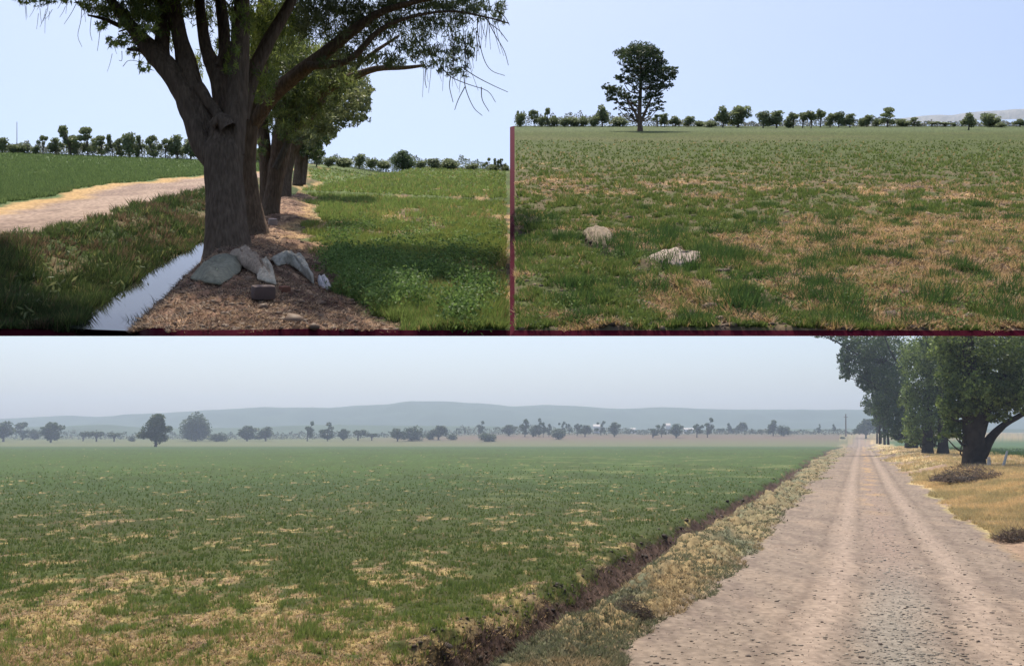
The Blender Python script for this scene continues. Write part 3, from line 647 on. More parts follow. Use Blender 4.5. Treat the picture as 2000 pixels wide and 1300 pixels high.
g = Geo()     # crop of the left far field and right field
X, Z = scatter(PL, 40000, -150, 520, 300, 408, lambda X, Z: (X < l_r2(Z) - .1)); n = len(X)
blades(g, lpts(X, Z), UPL, .14, np.interp(Z, [20, 80], [.012, .03]), 4, .6, mix((.11, .165, .06), (.17, .235, .085), rng.random(n)))
X, Z = scatter(PL, 120000, 590, 997, 326, 760, lambda X, Z: (X > l_br(Z) + .1) & (X < -.006 * Z)); n = len(X)
bare = sst(.52, .66, fbm(X / .9, Z / 1.8, 127) + np.interp(Z, [8, 20, 30, 50], [.06, .03, -.06, -.2]) + .06 * sst(.35, .5, X / Z + .5))
keep = (rng.random(n) > bare * .85) & (rng.random(n) < .3 + .7 * clump(X, Z, .2)); X, Z, bare = X[keep], Z[keep], bare[keep]; n = len(X)
K = mix((.12, .17, .045), (.28, .36, .10), rng.random(n)); yl = rng.random(n) < .08 + .3 * bare; K[yl] = (.38, .29, .12)
K = mix(K, (.22, .26, .06), (sst(13, 17, Z) * sst(24, 19, Z) * .5)[:])
blades(g, lpts(X, Z), UPL, np.interp(Z, [9, 20, 60], [.12, .12, .13]) * (.5 + fbm(X / .5, Z / .8, 145)), np.interp(Z, [9, 60], [.005, .02]), 4, .8, K)
# leafy weeds close by
X, Z = scatter(PL, 2600, 640, 997, 440, 700, lambda X, Z: (X > l_br(Z) + .05) & (X < -.22) & (fbm(X / .8, Z / 1.2, 147) > .44)); n = len(X)
q = 42; hh = rng.uniform(.10, .34, n) * (.5 + .7 * clump(X, Z, .6)); Pb = np.repeat(lpts(X, Z), q, 0); hq = np.repeat(hh, q)
th = rng.uniform(0, 6.28, n * q); rr_ = hq * .62 * np.sqrt(rng.random(n * q)); up_ = hq * rng.uniform(.1, 1, n * q) * (1 - .4 * rr_ / hq)
e1 = np.array([1, 0, 0]); e2 = np.cross(UPL, e1)
P = Pb + (np.cos(th) * rr_)[:, None] * e1 + (np.sin(th) * rr_)[:, None] * e2 + up_[:, None] * UPL
leaves(g, P, .042, np.repeat(mix((.07, .13, .035), (.22, .32, .09), rng.random(n)), q, 0) * rng.uniform(.7, 1.3, (n * q, 1)), 2.0)
tag(g.build('field_plants', M_PLANT), 'green alfalfa and weeds of the fields on both sides of the willow row', 'crop', kind='stuff')

g = Geo()     # straw, chips and clods on the berm
okm = lambda X, Z: (X > l_wr(Z) + .1) & (X < l_br(Z) + .25)
X, Z = scatter(PL, 30000, 250, 790, 350, 760, okm); n = len(X)
K = mix((.20, .13, .085), (.52, .37, .24), rng.random(n)); dk = rng.random(n) < .3; K[dk] = (.07, .045, .035)
blades(g, lpts(X, Z), UPL, .028, .005, 3, 3.2, K)
X, Z = scatter(PL, 3000, 250, 790, 350, 760, okm); n = len(X)
stones(g, lpts(X, Z), UPL, rng.lognormal(-3.3, .5, n), mix((.14, .09, .065), (.34, .24, .17), rng.random(n)))
X, Z = scatter(PL, 900, 225, 400, 540, 700, lambda X, Z: (X > l_wr(Z) - .02) & (X < l_wr(Z) + .35)); n = len(X)
blades(g, lpts(X, Z), UPL, .16, .006, 6, 1.3, mix((.05, .05, .03), (.12, .13, .06), rng.random(n)))
tag(g.build('litter', M_PLANT), 'dry leaf litter, straw and clods on the earth berm below the willows', 'litter', kind='stuff')

# ---------------- willows (photo points give each limb its place at the tree's own distance)
def px_pt(col, row, Z): return W(np.array([(col - 1000) / F * Z, (650 - row) / F * Z, Z]))
BARK = (.18, .127, .092)
def limb(g, pts, Z, ns=10, dz=0.0, rough=.12, col=BARK, wob=1.0):
    P, R = [], []
    for i, (c_, r_, w_) in enumerate(pts):
        z = Z + dz * i / max(1, len(pts) - 1)
        P.append(px_pt(c_, r_, z)); R.append(w_ / 2 / F * z)
    tube(g, P, R, col, ns, rough)
    return P
def foliage(g, blobs, Z, size=.085, elong=4.5, droop=.9, per=1.5, depth=1.2, K0=(.030, .055, .018), K1=(.095, .125, .035), lim=None):
    for bl in blobs:
        cx, cy, rx, ry, dens = bl[:5]; z0 = Z + (bl[5] if len(bl) > 5 else 0)
        n = int(rx * ry * dens * per)
        d = rng.normal(size=(n, 3)); d /= np.linalg.norm(d, axis=1)[:, None]; d *= (rng.random(n) ** .42)[:, None]
        # gather leaves on twigs so gaps open between them
        m = max(4, n // 13); cen = rng.normal(size=(m, 3)); cen /= np.linalg.norm(cen, axis=1)[:, None]; cen *= (rng.random(m) ** .4)[:, None]
        k = rng.integers(0, m, n); d = cen[k] + d * .25 + np.array([0, 0, 1]) * 0
        zz = z0 + d[:, 2] * depth
        cc = cx + d[:, 0] * rx; rw = cy + d[:, 1] * ry + np.abs(d[:, 0]) * 0
        if lim is not None: ok = cc < lim; cc, rw, zz, k = cc[ok], rw[ok], zz[ok], k[ok]
        P = W(np.stack([(cc - 1000) / F * zz, (650 - rw) / F * zz, zz], -1))
        tone = rng.random(m)[k]
        K = mix(K0, K1, np.clip(tone ** 1.4 * .95 + rng.random(len(P)) * .35 - .1, 0, 1))
        leaves(g, P, size, K, elong, droop)
def tree_at(pl, col, row, Z, nm, lab, cat, group, trunk, crown, extra=()):
    X = (col - 1000) / F * Z
    M = frame(pl, X, Z, 0); root = empty(nm, lab, cat, M, group)
    Mi = M.inverted()
    for nm_, geo, m_ in (('trunk', trunk, M_BARK if pl is not PB else M_BARK_B), ('crown', crown, M_LEAF)) + tuple(extra):
        if geo is None or not geo.n: continue
        o = geo.build(nm_, m_, None, smooth=(nm_ == 'trunk'))
        o.data.transform(Mi); o.parent = root
    return root

# nearest willow
t, c = Geo(), Geo(); Zt = 14.0
limb(t, [(446, 528, 130), (446, 508, 100), (444, 470, 88), (441, 400, 78), (438, 340, 74), (436, 290, 74), (436, 250, 50)], Zt, 22, rough=.06)
limb(t, [(455, 300, 46), (461, 235, 44), (466, 150, 38), (470, 60, 34), (474, -30, 30), (480, -160, 18)], Zt, 14)
limb(t, [(424, 318, 50), (396, 278, 46), (376, 228, 38), (355, 180, 42), (332, 140, 44), (304, 108, 42), (282, 82, 30), (252, 46, 24), (225, 12, 19), (190, -40, 14), (160, -100, 8)], Zt, 12)
limb(t, [(318, 128, 34), (316, 90, 32), (318, 40, 28), (312, -10, 24), (305, -120, 12)], Zt, 10, .4)
limb(t, [(428, 285, 46), (398, 232, 42), (376, 170, 42), (364, 120, 38), (350, 70, 32), (340, 10, 26), (335, -90, 14)], Zt + .1, 12)
limb(t, [(386, 168, 26), (404, 196, 22), (420, 215, 22), (432, 238, 26)], Zt, 10)
limb(t, [(438, 262, 34), (430, 200, 30), (424, 150, 32), (412, 118, 30), (402, 90, 24), (394, 40, 20), (388, -20, 18), (380, -120, 9)], Zt + .25, 10)
limb(t, [(420, 122, 24), (408, 112, 26), (400, 104, 16)], Zt + .2, 8)
limb(t, [(448, 190, 30), (440, 120, 26), (436, 50, 24), (428, -20, 20), (424, -120, 9)], Zt + .4, 10)
limb(t, [(426, 128, 12), (436, 90, 9), (444, 60, 6)], Zt + .1, 6)
limb(t, [(470, 230, 36), (492, 150, 30), (520, 90, 28), (560, 20, 22), (600, -60, 14)], Zt + .5, 10)
limb(t, [(300, 104, 11), (272, 98, 8), (248, 96, 5)], Zt, 6); limb(t, [(236, 52, 10), (205, 38, 7), (172, 30, 4)], Zt, 6, -.4)
limb(t, [(300, 90, 9), (264, 56, 6), (232, 62, 3)], Zt, 6, -.3)
limb(t, [(414, 246, 18), (432, 232, 26), (446, 250, 34)], Zt - .25, 10)
low_bl = [(268, 10, 40, 20, .5), (470, 30, 30, 50, .35), (455, 110, 20, 40, .35), (240, 30, 44, 28, .55), (190, 8, 40, 20, .5), (60, 4, 45, 9, .35), (130, 2, 30, 8, .3), (285, 20, 42, 28, .7), (262, 75, 30, 26, .35), (225, 85, 16, 18, .5), (200, 50, 14, 14, .5), (285, 130, 18, 12, .4), (262, 102, 14, 10, .5), (290, 55, 30, 30, .4),
          (330, 60, 32, 50, .22, .8), (350, 10, 45, 26, .6, .6), (410, 20, 45, 35, .4, .9), (430, 100, 30, 50, .22, 1), (385, 120, 22, 40, .16, 1.2), (500, 70, 40, 60, .6, 1.2), (510, 150, 34, 55, .5, 1.2), (530, 50, 50, 60, .7, 1.5)]
up_bl = [(200, -110, 130, 70, .8), (60, -110, 120, 60, .6), (330, -150, 150, 100, .8), (470, -160, 150, 100, .9), (600, -150, 130, 90, .9), (120, -220, 150, 80, 1.6), (-60, -160, 120, 60, 1.6, 2), (40, -230, 150, 80, 1.6, 3), (200, -200, 140, 80, 1.6), (-150, -200, 140, 80, 1.4, 1)]
foliage(c, low_bl, Zt, size=.105, elong=6.5, droop=1.3, per=1.35, K0=(.08, .12, .03), depth=1.0, K1=(.34, .40, .08)); foliage(c, up_bl, Zt, size=.24, depth=2.2, per=.36)
def twig(g, pts, Z, w0=1.3): limb(g, [(a, b, w0 * (1 - .6 * i / len(pts))) for i, (a, b) in enumerate(pts)], Z, 4, 0, 0, (.07, .055, .045))
for pts in ([(150, 5), (140, 25), (125, 48)], [(160, 10), (158, 40), (152, 70), (160, 92)], [(180, 20), (176, 60), (180, 80)], [(238, 100), (238, 118), (232, 118)], [(95, 0), (92, 22), (84, 42)], [(195, 60), (193, 80), (190, 100)], [(240, 130), (255, 118), (300, 128)]):
    twig(t, pts, Zt)
for q_ in range(30):
    x0 = rng.uniform(40, 300); y0 = rng.uniform(0, 30) if x0 < 190 else rng.uniform(10, 110); L_ = rng.uniform(12, 40); bx = rng.uniform(-14, 5)
    twig(t, [(x0, y0), (x0 + bx * .4, y0 + L_ * .5), (x0 + bx, y0 + L_)], Zt + rng.uniform(-.5, .5), 1.0)
tree_at(PL, 446, 520, Zt, 'willow_tree', 'nearest willow of the row, thick forked trunk rising from the sack-covered mound', 'tree', 'willows in a row on the ditch berm', t, c)
# the others, receding along the berm
t, c = Geo(), Geo(); Zt = 17.6
limb(t, [(505, 470, 52), (500, 440, 40), (490, 380, 32), (482, 320, 36), (484, 260, 42), (494, 200, 44), (505, 130, 38), (512, 50, 30), (520, -60, 18)], Zt, 12)
limb(t, [(490, 250, 30), (530, 190, 30), (575, 150, 30), (630, 108, 26), (690, 60, 20), (750, 22, 14), (850, -5, 8), (930, -14, 4)], Zt, 10, -1.5)
limb(t, [(600, 130, 18), (680, 118, 14), (740, 60, 10), (800, 34, 7), (880, 22, 5), (950, 34, 3.5), (994, 46, 2.5)], Zt - .8, 8, -.6)
limb(t, [(640, 104, 16), (730, 30, 12), (800, 5, 8), (870, -10, 5)], Zt - .4, 8, -.5)
for pts in ([(932, 34), (934, 70), (945, 115), (960, 138), (986, 148)], [(950, 36), (968, 70), (985, 100), (993, 128)], [(908, 60), (910, 100), (908, 138)], [(860, 128), (880, 150), (915, 165), (952, 178), (968, 200)], [(905, 140), (910, 175), (925, 210), (942, 226)], [(908, 170), (895, 195), (888, 215)], [(940, 170), (942, 195), (955, 218)], [(930, 60), (932, 90), (930, 120)],
            [(955, 45), (975, 60), (992, 82)], [(968, 20), (985, 32), (995, 50)], [(880, 150), (878, 170), (885, 200)], [(832, 130), (830, 155), (833, 172)], [(900, 130), (930, 150), (965, 168), (992, 180)]):
    twig(t, pts, Zt - 1.6, 1.9)
for q_ in range(46):
    x0 = rng.uniform(820, 972); y0 = rng.uniform(20, 140) if x0 < 930 else rng.uniform(0, 60); L_ = rng.uniform(20, 75); bx = rng.uniform(-8, 22)
    twig(t, [(x0, y0), (min(990, x0 + bx * .3), y0 + L_ * .4), (min(992, x0 + bx * .7), y0 + L_ * .75), (min(993, x0 + bx), y0 + L_)], Zt - 1.5 + rng.uniform(-.6, .6), 1.1)
foliage(c, [(560, 40, 60, 50, .7), (620, 30, 60, 45, .7), (690, 70, 70, 40, .5), (745, 40, 60, 38, .45), (800, 60, 55, 40, .34), (850, 40, 55, 42, .34), (800, 100, 45, 26, .34), (850, 110, 42, 26, .4), (900, 90, 34, 32, .36), (890, 135, 34, 18, .4), (905, 30, 50, 34, .32), (950, 15, 44, 22, .35), (730, 118, 44, 18, .6), (770, 122, 24, 14, .5), (660, 120, 50, 30, .6), (975, 30, 18, 18, .3), (690, 20, 60, 24, .8), (780, 8, 70, 14, .8), (880, 5, 70, 12, .7)],
        Zt, size=.12, elong=6.5, droop=1.2, per=1.25, depth=1.4, lim=988, K0=(.07, .10, .04), K1=(.26, .30, .12))
foliage(c, [(640, -110, 130, 60, .8), (780, -90, 130, 50, .9), (900, -100, 90, 50, .8), (720, -190, 160, 70, .8)], Zt, size=.26, depth=2.4, per=.6, lim=985)
tree_at(PL, 505, 465, Zt, 'willow_tree', 'second willow, slim trunk close behind the nearest, its long bough sweeping right over the field', 'tree', 'willows in a row on the ditch berm', t, c)
t, c = Geo(), Geo(); Zt = 22.5
limb(t, [(524, 430, 46), (530, 400, 36), (538, 350, 34), (548, 300, 38), (552, 262, 42)], Zt, 12)
limb(t, [(522, 420, 30), (520, 350, 24), (518, 290, 24), (512, 230, 22), (525, 170, 18)], Zt + .1, 10)
limb(t, [(548, 280, 34), (560, 220, 30), (572, 160, 24), (585, 90, 16), (600, 20, 10)], Zt, 10)
limb(t, [(552, 268, 30), (590, 212, 26), (640, 172, 22), (690, 150, 17), (735, 134, 12), (790, 132, 8), (830, 128, 5)], Zt, 9, -1)
limb(t, [(570, 250, 18), (610, 225, 14), (650, 170, 11), (720, 110, 8), (780, 70, 5)], Zt, 8)
limb(t, [(538, 330, 14), (575, 250, 12), (588, 212, 8), (620, 180, 6)], Zt - .3, 6, 0, .1, (.12, .10, .08)); limb(t, [(650, 170, 8), (680, 160, 6), (698, 158, 4)], Zt - .5, 6)
foliage(c, [(560, 110, 60, 60, 1.0), (620, 130, 60, 50, 1.0), (570, 190, 50, 45, .9), (530, 200, 34, 60, .8), (620, 185, 50, 34, .9), (660, 150, 50, 30, .8), (560, 240, 34, 36, .8), (600, 230, 36, 26, .9), (515, 110, 40, 60, .9), (510, 290, 16, 26, .5)], Zt, size=.13, elong=5, depth=1.8, K0=(.06, .09, .03), K1=(.28, .33, .09))
tree_at(PL, 526, 425, Zt, 'willow_tree', 'third willow, double trunk right behind the slim one, leaning right at the crown', 'tree', 'willows in a row on the ditch berm', t, c)
t, c = Geo(), Geo(); Zt = 32
limb(t, [(556, 388, 26), (560, 340, 22), (568, 290, 24), (580, 240, 20), (600, 190, 14)], Zt, 10); limb(t, [(570, 300, 14), (600, 260, 12), (630, 220, 9), (650, 200, 5)], Zt, 8)
foliage(c, [(600, 215, 50, 50, 1.0), (650, 195, 44, 38, 1.0), (690, 185, 34, 34, .9), (640, 235, 36, 26, .9), (690, 225, 32, 22, .8), (600, 265, 30, 26, .9), (640, 258, 24, 14, .6), (700, 165, 30, 22, .7), (720, 195, 16, 26, .6)], Zt, size=.15, elong=3.0, depth=2.2, K0=(.08, .10, .04), K1=(.27, .29, .12))
tree_at(PL, 558, 380, Zt, 'willow_tree', 'fourth willow of the row, pale rounded crown showing right of the darker boughs', 'tree', 'willows in a row on the ditch berm', t, c)
t, c = Geo(), Geo(); Zt = 42
limb(t, [(581, 362, 22), (583, 330, 18), (586, 295, 18), (592, 260, 14)], Zt, 8); limb(t, [(590, 360, 14), (596, 320, 12), (600, 280, 9)], Zt, 8)
foliage(c, [(600, 285, 30, 22, 1.1), (622, 268, 24, 18, 1.0), (585, 255, 24, 26, 1.0), (640, 262, 20, 12, .9), (612, 296, 22, 14, 1.0)], Zt, size=.2, elong=2.6, depth=2, K1=(.12, .15, .05))
tree_at(PL, 584, 352, Zt, 'willow_tree', 'fifth willow, last in the row, where the berm meets the far fields', 'tree', 'willows in a row on the ditch berm', t, c)

# ---------------- discarded sacks and blocks
def sack(name, lab, pl, pts, Z, hts, K, seed, cat='sack', folds=.05, hb=None):
    """crumpled cloth: outline ring photo points at ground depth, raised in the middle; has thickness"""
    r_ = np.random.default_rng(seed); nr_, na = 10, 40
    hf_ = l_hf if pl is PL else r_hf; hh = l_h if pl is PL else r_h
    def hit(c_, r2):                          # where the sight line to this photo point meets the ground
        zz = np.linspace(7.6, 30, 1500); xx = (c_ - 1000) / F * zz; rr = 650 - F * (pl.Y(xx, zz) + hh(xx, zz)) / zz
        k = np.argmin(rr > r2) if (rr > r2).any() else 0
        return pl.Y(xx[k], zz[k]) + hh(xx[k:k + 1], zz[k:k + 1])[0], zz[k]
    A = []
    for c_, r2, dz in pts: y_, z_ = hit(c_, r2); A.append(W(np.array([(c_ - 1000) / F * z_, y_, z_])))
    A = np.array(A); cen = A.mean(0)
    k = np.linspace(0, len(A), na, endpoint=False); i0 = k.astype(int); f = (k - i0)[:, None]
    ring = A[i0] * (1 - f) + A[(i0 + 1) % len(A)] * f
    V = []
    for j in range(nr_ + 1):
        s = 1 - j / nr_; P = cen + (ring - cen) * s
        a = 2.2 + 1.9 * np.cos(np.arange(na) / na * 6.283); a2 = 2.2 + 1.9 * np.sin(np.arange(na) / na * 6.283); hgt = hts * np.sin((1 - s) * np.pi / 2) ** .6
        ns_ = (fbm(a * s * 1.3 + 5, a2 * s * 1.3 + 5, seed, 4) - .5) * folds * 2.0 * min(1, j + .3) + folds * .55 * np.abs(np.sin(a * s * 2.4 + a2 * s * 1.1 + seed)) * min(1, j / 3)
        P = P + pl.nw * (hgt + ns_)[:, None] + pl.nw * .035; V.append(P)
    V = np.concatenate(V); n = len(V); Vb = V - pl.nw * .02
    idx = np.arange((nr_ + 1) * na).reshape(nr_ + 1, na); nx = np.roll(idx, -1, 1)
    Q = np.stack([idx[:-1], nx[:-1], nx[1:], idx[1:]], -1).reshape(-1, 4)
    rim = np.stack([idx[0], idx[0] + n, nx[0] + n, nx[0]], -1)
    K_ = mix(np.array(K) * .75, np.array(K) * 1.1, fbm(V[:, 0] * 9, V[:, 2] * 9, seed + 3))
    o = link_mesh(name, np.concatenate([V, Vb]), [np.concatenate([Q, Q[:, ::-1] + n, rim])], M_CLOTH, np.concatenate([K_, K_]), smooth=True)
    return tag(o, lab, cat)
M_CLOTH = mat('cloth', .85, nscale=20, namt=.3, bump=.03, bscale=11, spec=.12)
sack('sack', 'flattened grey green sack draped left of the nearest willow trunk, beside the water', PL, [(372, 548, -.2), (392, 525, .2), (430, 508, .5), (475, 510, .5), (470, 535, 0), (430, 562, -.7), (400, 556, -.5)], 13.2, .07, (.24, .23, .17), 3)
sack('sack', 'small pale torn sack corner catching sunlight in front of the nearest willow', PL, [(412, 545, 0), (440, 522, .25), (455, 530, .2), (440, 548, 0), (415, 548, 0)], 12.3, .03, (.62, .64, .42), 5)
sack('sack', 'brown white-edged sack folded against the foot of the nearest willow trunk', PL, [(448, 502, .5), (482, 498, .6), (515, 528, .2), (532, 556, -.3), (500, 540, -.1), (470, 524, .2)], 12.8, .12, (.40, .30, .22), 7, folds=.07)
sack('sack', 'crumpled pale sack hanging over the crest of the mound beside the block', PL, [(500, 520, .4), (520, 512, .5), (534, 532, .2), (540, 560, -.4), (520, 556, -.3), (502, 548, -.1)], 12.6, .06, (.50, .43, .33), 9)
sack('sack', 'long crumpled grey plastic sack lying on the right side of the mound', PL, [(528, 512, .3), (562, 502, .5), (592, 512, .4), (612, 540, 0), (614, 562, -.5), (590, 538, -.2), (565, 520, 0), (540, 520, .1)], 12.8, .10, (.46, .41, .33), 11, folds=.07)
sack('rag', 'small white rag at the right foot of the mound', PL, [(620, 552, .1), (634, 548, .2), (648, 566, 0), (640, 572, -.1), (622, 562, 0)], 11.6, .05, (.66, .60, .58), 13, 'rag')
def block(name, lab, pl, col, row, Z, size, K, spin, cat):
    bx = np.array([(x, y, z) for x in (-.5, .5) for y in (-.5, .5) for z in (0, 1)]) * size
    r_ = np.random.default_rng(int(col)); g = Geo(); nn_ = 5
    # subdivided chipped box
    for ax in range(3):
        for sgn in (0, 1):
            u, v = np.meshgrid(np.linspace(-.5, .5, nn_), np.linspace(-.5, .5, nn_)); P = np.zeros(u.shape + (3,))
            P[..., ax] = sgn - .5; P[..., (ax + 1) % 3] = u; P[..., (ax + 2) % 3] = v
            q = P / (np.abs(P) ** 8).sum(-1, keepdims=True) ** (1 / 8) * .5
            q = q * (1 + .08 * (fbm(q[..., 0] * 5 + 9, q[..., 1] * 5 + q[..., 2] * 7, int(col)) - .5)[..., None]) + [0, 0, .5]
            i_ = np.arange(nn_ * nn_).reshape(nn_, nn_); Q = np.stack([i_[:-1, :-1], i_[:-1, 1:], i_[1:, 1:], i_[1:, :-1]], -1).reshape(-1, 4)
            g.add(q.reshape(-1, 3) * size, Q if sgn else Q[:, ::-1], np.array(K))
    o = g.build(name, M_STONE, smooth=False)
    if pl is PL:
        zz = np.linspace(7.6, 60, 3000); xx = (col - 1000) / F * zz; Z = zz[np.argmin(650 - F * (pl.Y(xx, zz) + l_h(xx, zz)) / zz > row)]
    o.matrix_world = Matrix.Translation(Vector(px_pt(col, row, Z))) @ frame(pl, 0, 10, 0, spin).to_3x3().to_4x4()
    return tag(o, lab, cat)
block('concrete_block', 'dark grey block lying on the mound among the sacks', PL, 514, 584, 12.0, (.21, .15, .13), (.13, .095, .085), .5, 'block')
block('stone', 'reddish clod on the sunlit mound right of the block', PL, 556, 572, 11.9, (.10, .09, .07), (.20, .09, .06), .7, 'stone')
block('stone', 'pale round stone at the foot of the third willow', PL, 533, 441, 20.8, (.16, .16, .14), (.42, .34, .32), .3, 'stone')
# pole beyond the far left trees
g = Geo(); limb(g, [(33, 300, 1.6), (33, 238, 1.0)], 79.3, 6, rough=0, col=(.2, .17, .15)); tag(g.build('utility_pole', M_BARK), 'thin bare pole above the trees at the far left', 'pole')

# ============================================================ UPPER RIGHT PLACE: patchy field with the lone tree
r_dt = line(PR, [(1420, 648), (1350, 590), (1290, 555), (1240, 530), (1190, 500), (1140, 478), (1060, 455), (1000, 448)])
def r_cut(X, Z):
    col = 1000 + F * X / Z; zc = PR.z_at(col, np.interp(col, [900, 1000, 1060, 1140, 1190, 1240, 1290, 1350, 1420, 1500], [440, 447, 455, 472, 496, 527, 552, 590, 646, 760]))
    return Z - zc
def r_h(X, Z): return -.13 * sst(8.0, 9.2, Z) * np.exp(-(r_cut(X, Z) / .22) ** 2) + 0 * X
def r_hf(X, Z):
    k = np.clip(12 / Z, 0, 1)
    return r_h(X, Z) + (fbm(X / .35, Z / .5, 211) - .5) * .13 * k + (fbm(X / .1, Z / .16, 212) - .5) * .05 * k + (fbm(X / 2.4, Z / 2.4, 213) - .5) * .10 * k
def r_bare(X, Z):
    col = 1000 + F * X / Z; row = PR.r0(col) + F * PR.c / Z
    n = fbm(X / .7, Z / 1.1, 221) * .6 + fbm(X / .22, Z / .35, 223) * .4
    b = np.interp(row, [240, 300, 330, 360, 400, 450, 520, 645], [-.42, -.30, -.16, -.03, -.06, .00, .04, .06])
    b = b + .05 * np.exp(-((row - 352 - .03 * (col - 1400)) / 14) ** 2)
    b = b + .16 * np.exp(-(((row - 458 + .04 * (col - 1700)) / 30) ** 2)) * sst(1480, 1700, col) + .05 * sst(1400, 1600, col) * sst(400, 440, row)
    b = b - .05 * sst(1500, 1200, col) * (row > 380) - .12 * np.exp(-(((row - 520) / 45) ** 2)) * sst(1300, 1150, col) - .08 * np.exp(-(((row - 425) / 30) ** 2)) * sst(1600, 1400, col)
    return sst(.49, .60, n + b), row, col
def r_col(X, Z, h):
    ba, row, col = r_bare(X, Z); n1 = fbm(X / .9, Z / 1.6, 231); n3 = noise(X * 18, Z * 9, 233)
    gr = mix((.062, .082, .026), (.085, .102, .032), n1); gr = mix(gr, (.15, .105, .07), sst(.40, .56, fbm(X / .25, Z / .4, 261)) * sst(290, 360, PR.r0(0) + F * PR.c / Z) * .8); gr = mix(gr, (.12, .11, .05), sst(.5, .7, fbm(X / 6, Z / 5, 235)) * .35)
    so_ = mix((.44, .29, .15), (.20, .135, .10), sst(.4, .62, fbm(X / .5, Z / .7, 237))); so_ = mix(so_, (.07, .05, .042), sst(.56, .68, fbm(X / .8, Z / .7, 239)) * .8)
    so_ = mix(so_, (.55, .38, .15), np.exp(-(((row - 458 + .04 * (col - 1700)) / 22) ** 2)) * sst(1560, 1750, col) * .6)
    c = mix(gr, so_, ba * .9)
    c = mix(c, (.06, .045, .04), np.exp(-((r_cut(X, Z) + (fbm(X / .5, Z / .5, 251) - .5) * .8) / .34) ** 2) * .9)
    c = mix(c, (.07, .05, .045), np.exp(-(((row - 500 + .09 * (col - 1700)) / 9) ** 2)) * sst(1560, 1650, col) * sst(.4, .55, n1) * .8)
    c = mix(c, (.10, .13, .06), sst(262, 252, row) * .8)
    return c * (.72 + .56 * n3[..., None])
terrain(PR, 1005, 2160, 645, 82, r_h, r_hf, r_col, lambda X, Z: np.zeros(X.shape, int), 860, 300, ['field'], M_GROUND_T, edge=.040, flare=9)
UPR = PR.nw
cols = np.linspace(1640, 2200, 120); tp = np.interp(cols, [1640, 1740, 1800, 1860, 1920, 2000, 2200], [252, 234, 226, 224, 217, 213, 214]) + (fbm(cols / 30, cols * 0, 501) - .5) * 3
zz = np.linspace(84, 96, 12)[:, None]; pr_ = np.sin(np.linspace(.12, 1, 12) * np.pi * .9)[:, None] ** .7
xx = (cols - 1000) / F * zz; yt = (650 - tp) / F * 90; y0 = PR.Y(xx, zz)
Ph = W(np.stack([xx, y0 * (1 - pr_) + (yt * zz / 90) * pr_ - .2 * (1 - pr_), zz + 0 * xx], -1)); ih = np.arange(12 * 120).reshape(12, 120)
oh = link_mesh('hills', Ph.reshape(-1, 3), np.stack([ih[:-1, :-1], ih[:-1, 1:], ih[1:, 1:], ih[1:, :-1]], -1).reshape(-1, 4), M_GROUND_T, mix((.24, .27, .31), (.30, .32, .35), rng.random(1440)), smooth=True); oh['kind'] = 'structure'  # blue-grey ridge colour has the distance haze painted into it
def rpts(X, Z): return PR.world(X, Z, r_hf(X, Z))
g = Geo()
X, Z = scatter(PR, 150000, 1002, 2150, 275, 700, lambda X, Z: X > .004 * Z)
ba, row, col = r_bare(X, Z); ht_ = fbm(X / .5, Z / .8, 241)
insk = ((col > 1252) & (col < 1376) & (row > 492) & (row < 530)) | ((col > 1132) & (col < 1202) & (row > 452) & (row < 492))
keep = (rng.random(len(X)) < (.05 + .95 * clump(X, Z, .16) ** 1.5) * np.interp(Z, [20, 50], [1, .35])) & (rng.random(len(X)) > ba * .74) & (np.abs(r_cut(X, Z)) > .20) & ~insk; X, Z, ba, ht_ = X[keep], Z[keep], ba[keep], ht_[keep]; n = len(X)
K = mix((.085, .130, .034), (.185, .24, .062), rng.random(n)); yl = rng.random(n) < .07 + .45 * ba; K[yl] = mix((.42, .30, .12), (.52, .36, .2), rng.random(yl.sum()))
blades(g, rpts(X, Z), UPR, np.interp(Z, [7.5, 15, 40, 80], [.068, .075, .08, .08]) * (.2 + 1.2 * ht_) * (.5 + .8 * clump(X, Z, .16)), np.interp(Z, [7.5, 60], [.0045, .02]), 5, .8, K)
X, Z = scatter(PR, 80000, 1002, 2150, 330, 700, lambda X, Z: X > .004 * Z); ba, row, col = r_bare(X, Z); keep = rng.random(len(X)) < ba; X, Z = X[keep], Z[keep]; n = len(X)
K = mix((.46, .31, .14), (.56, .40, .24), rng.random(n)); dk = rng.random(n) < .25; K[dk] = (.10, .07, .05)
blades(g, rpts(X, Z), UPR, .045, .006, 4, 2.4, K)
# scattered bigger weed tufts
X, Z = scatter(PR, 260, 1010, 2150, 400, 690, lambda X, Z: (X > .08) & (rng.random(len(X)) < .6)); n = len(X)
ex = [(1062, 440), (1300, 468), (1290, 480), (1215, 508), (1405, 520), (1425, 515), (1620, 470), (1650, 505), (1835, 590), (1440, 610), (1390, 505), (1100, 470), (1210, 490), (1645, 600)]
xe = np.array([PR.xz(a, b) for a, b in ex]); X = np.r_[X, xe[:, 0]]; Z = np.r_[Z, xe[:, 1]]; big = np.r_[rng.uniform(.06, .14, n), np.full(len(ex), .20)]
q = 60; m_ = len(X); Xq = np.repeat(X, q) + rng.normal(size=m_ * q) * np.repeat(big, q) * .7; Zq = np.repeat(Z, q) + rng.normal(size=m_ * q) * np.repeat(big, q) * .8
ok = (Xq > .004 * Zq) & (650 - F * PR.Y(Xq, Zq) / Zq < 641); blades(g, rpts(Xq[ok], Zq[ok]), UPR, (np.repeat(big, q) * 1.1)[ok], .005, 3, .9, mix((.04, .08, .025), (.085, .15, .04), rng.random(ok.sum())))
X, Z = scatter(PR, 1500, 1010, 2150, 380, 690, lambda X, Z: (X > .06) & (fbm(X / .9, Z / 1.3, 271) > .46)); n = len(X); q = 26
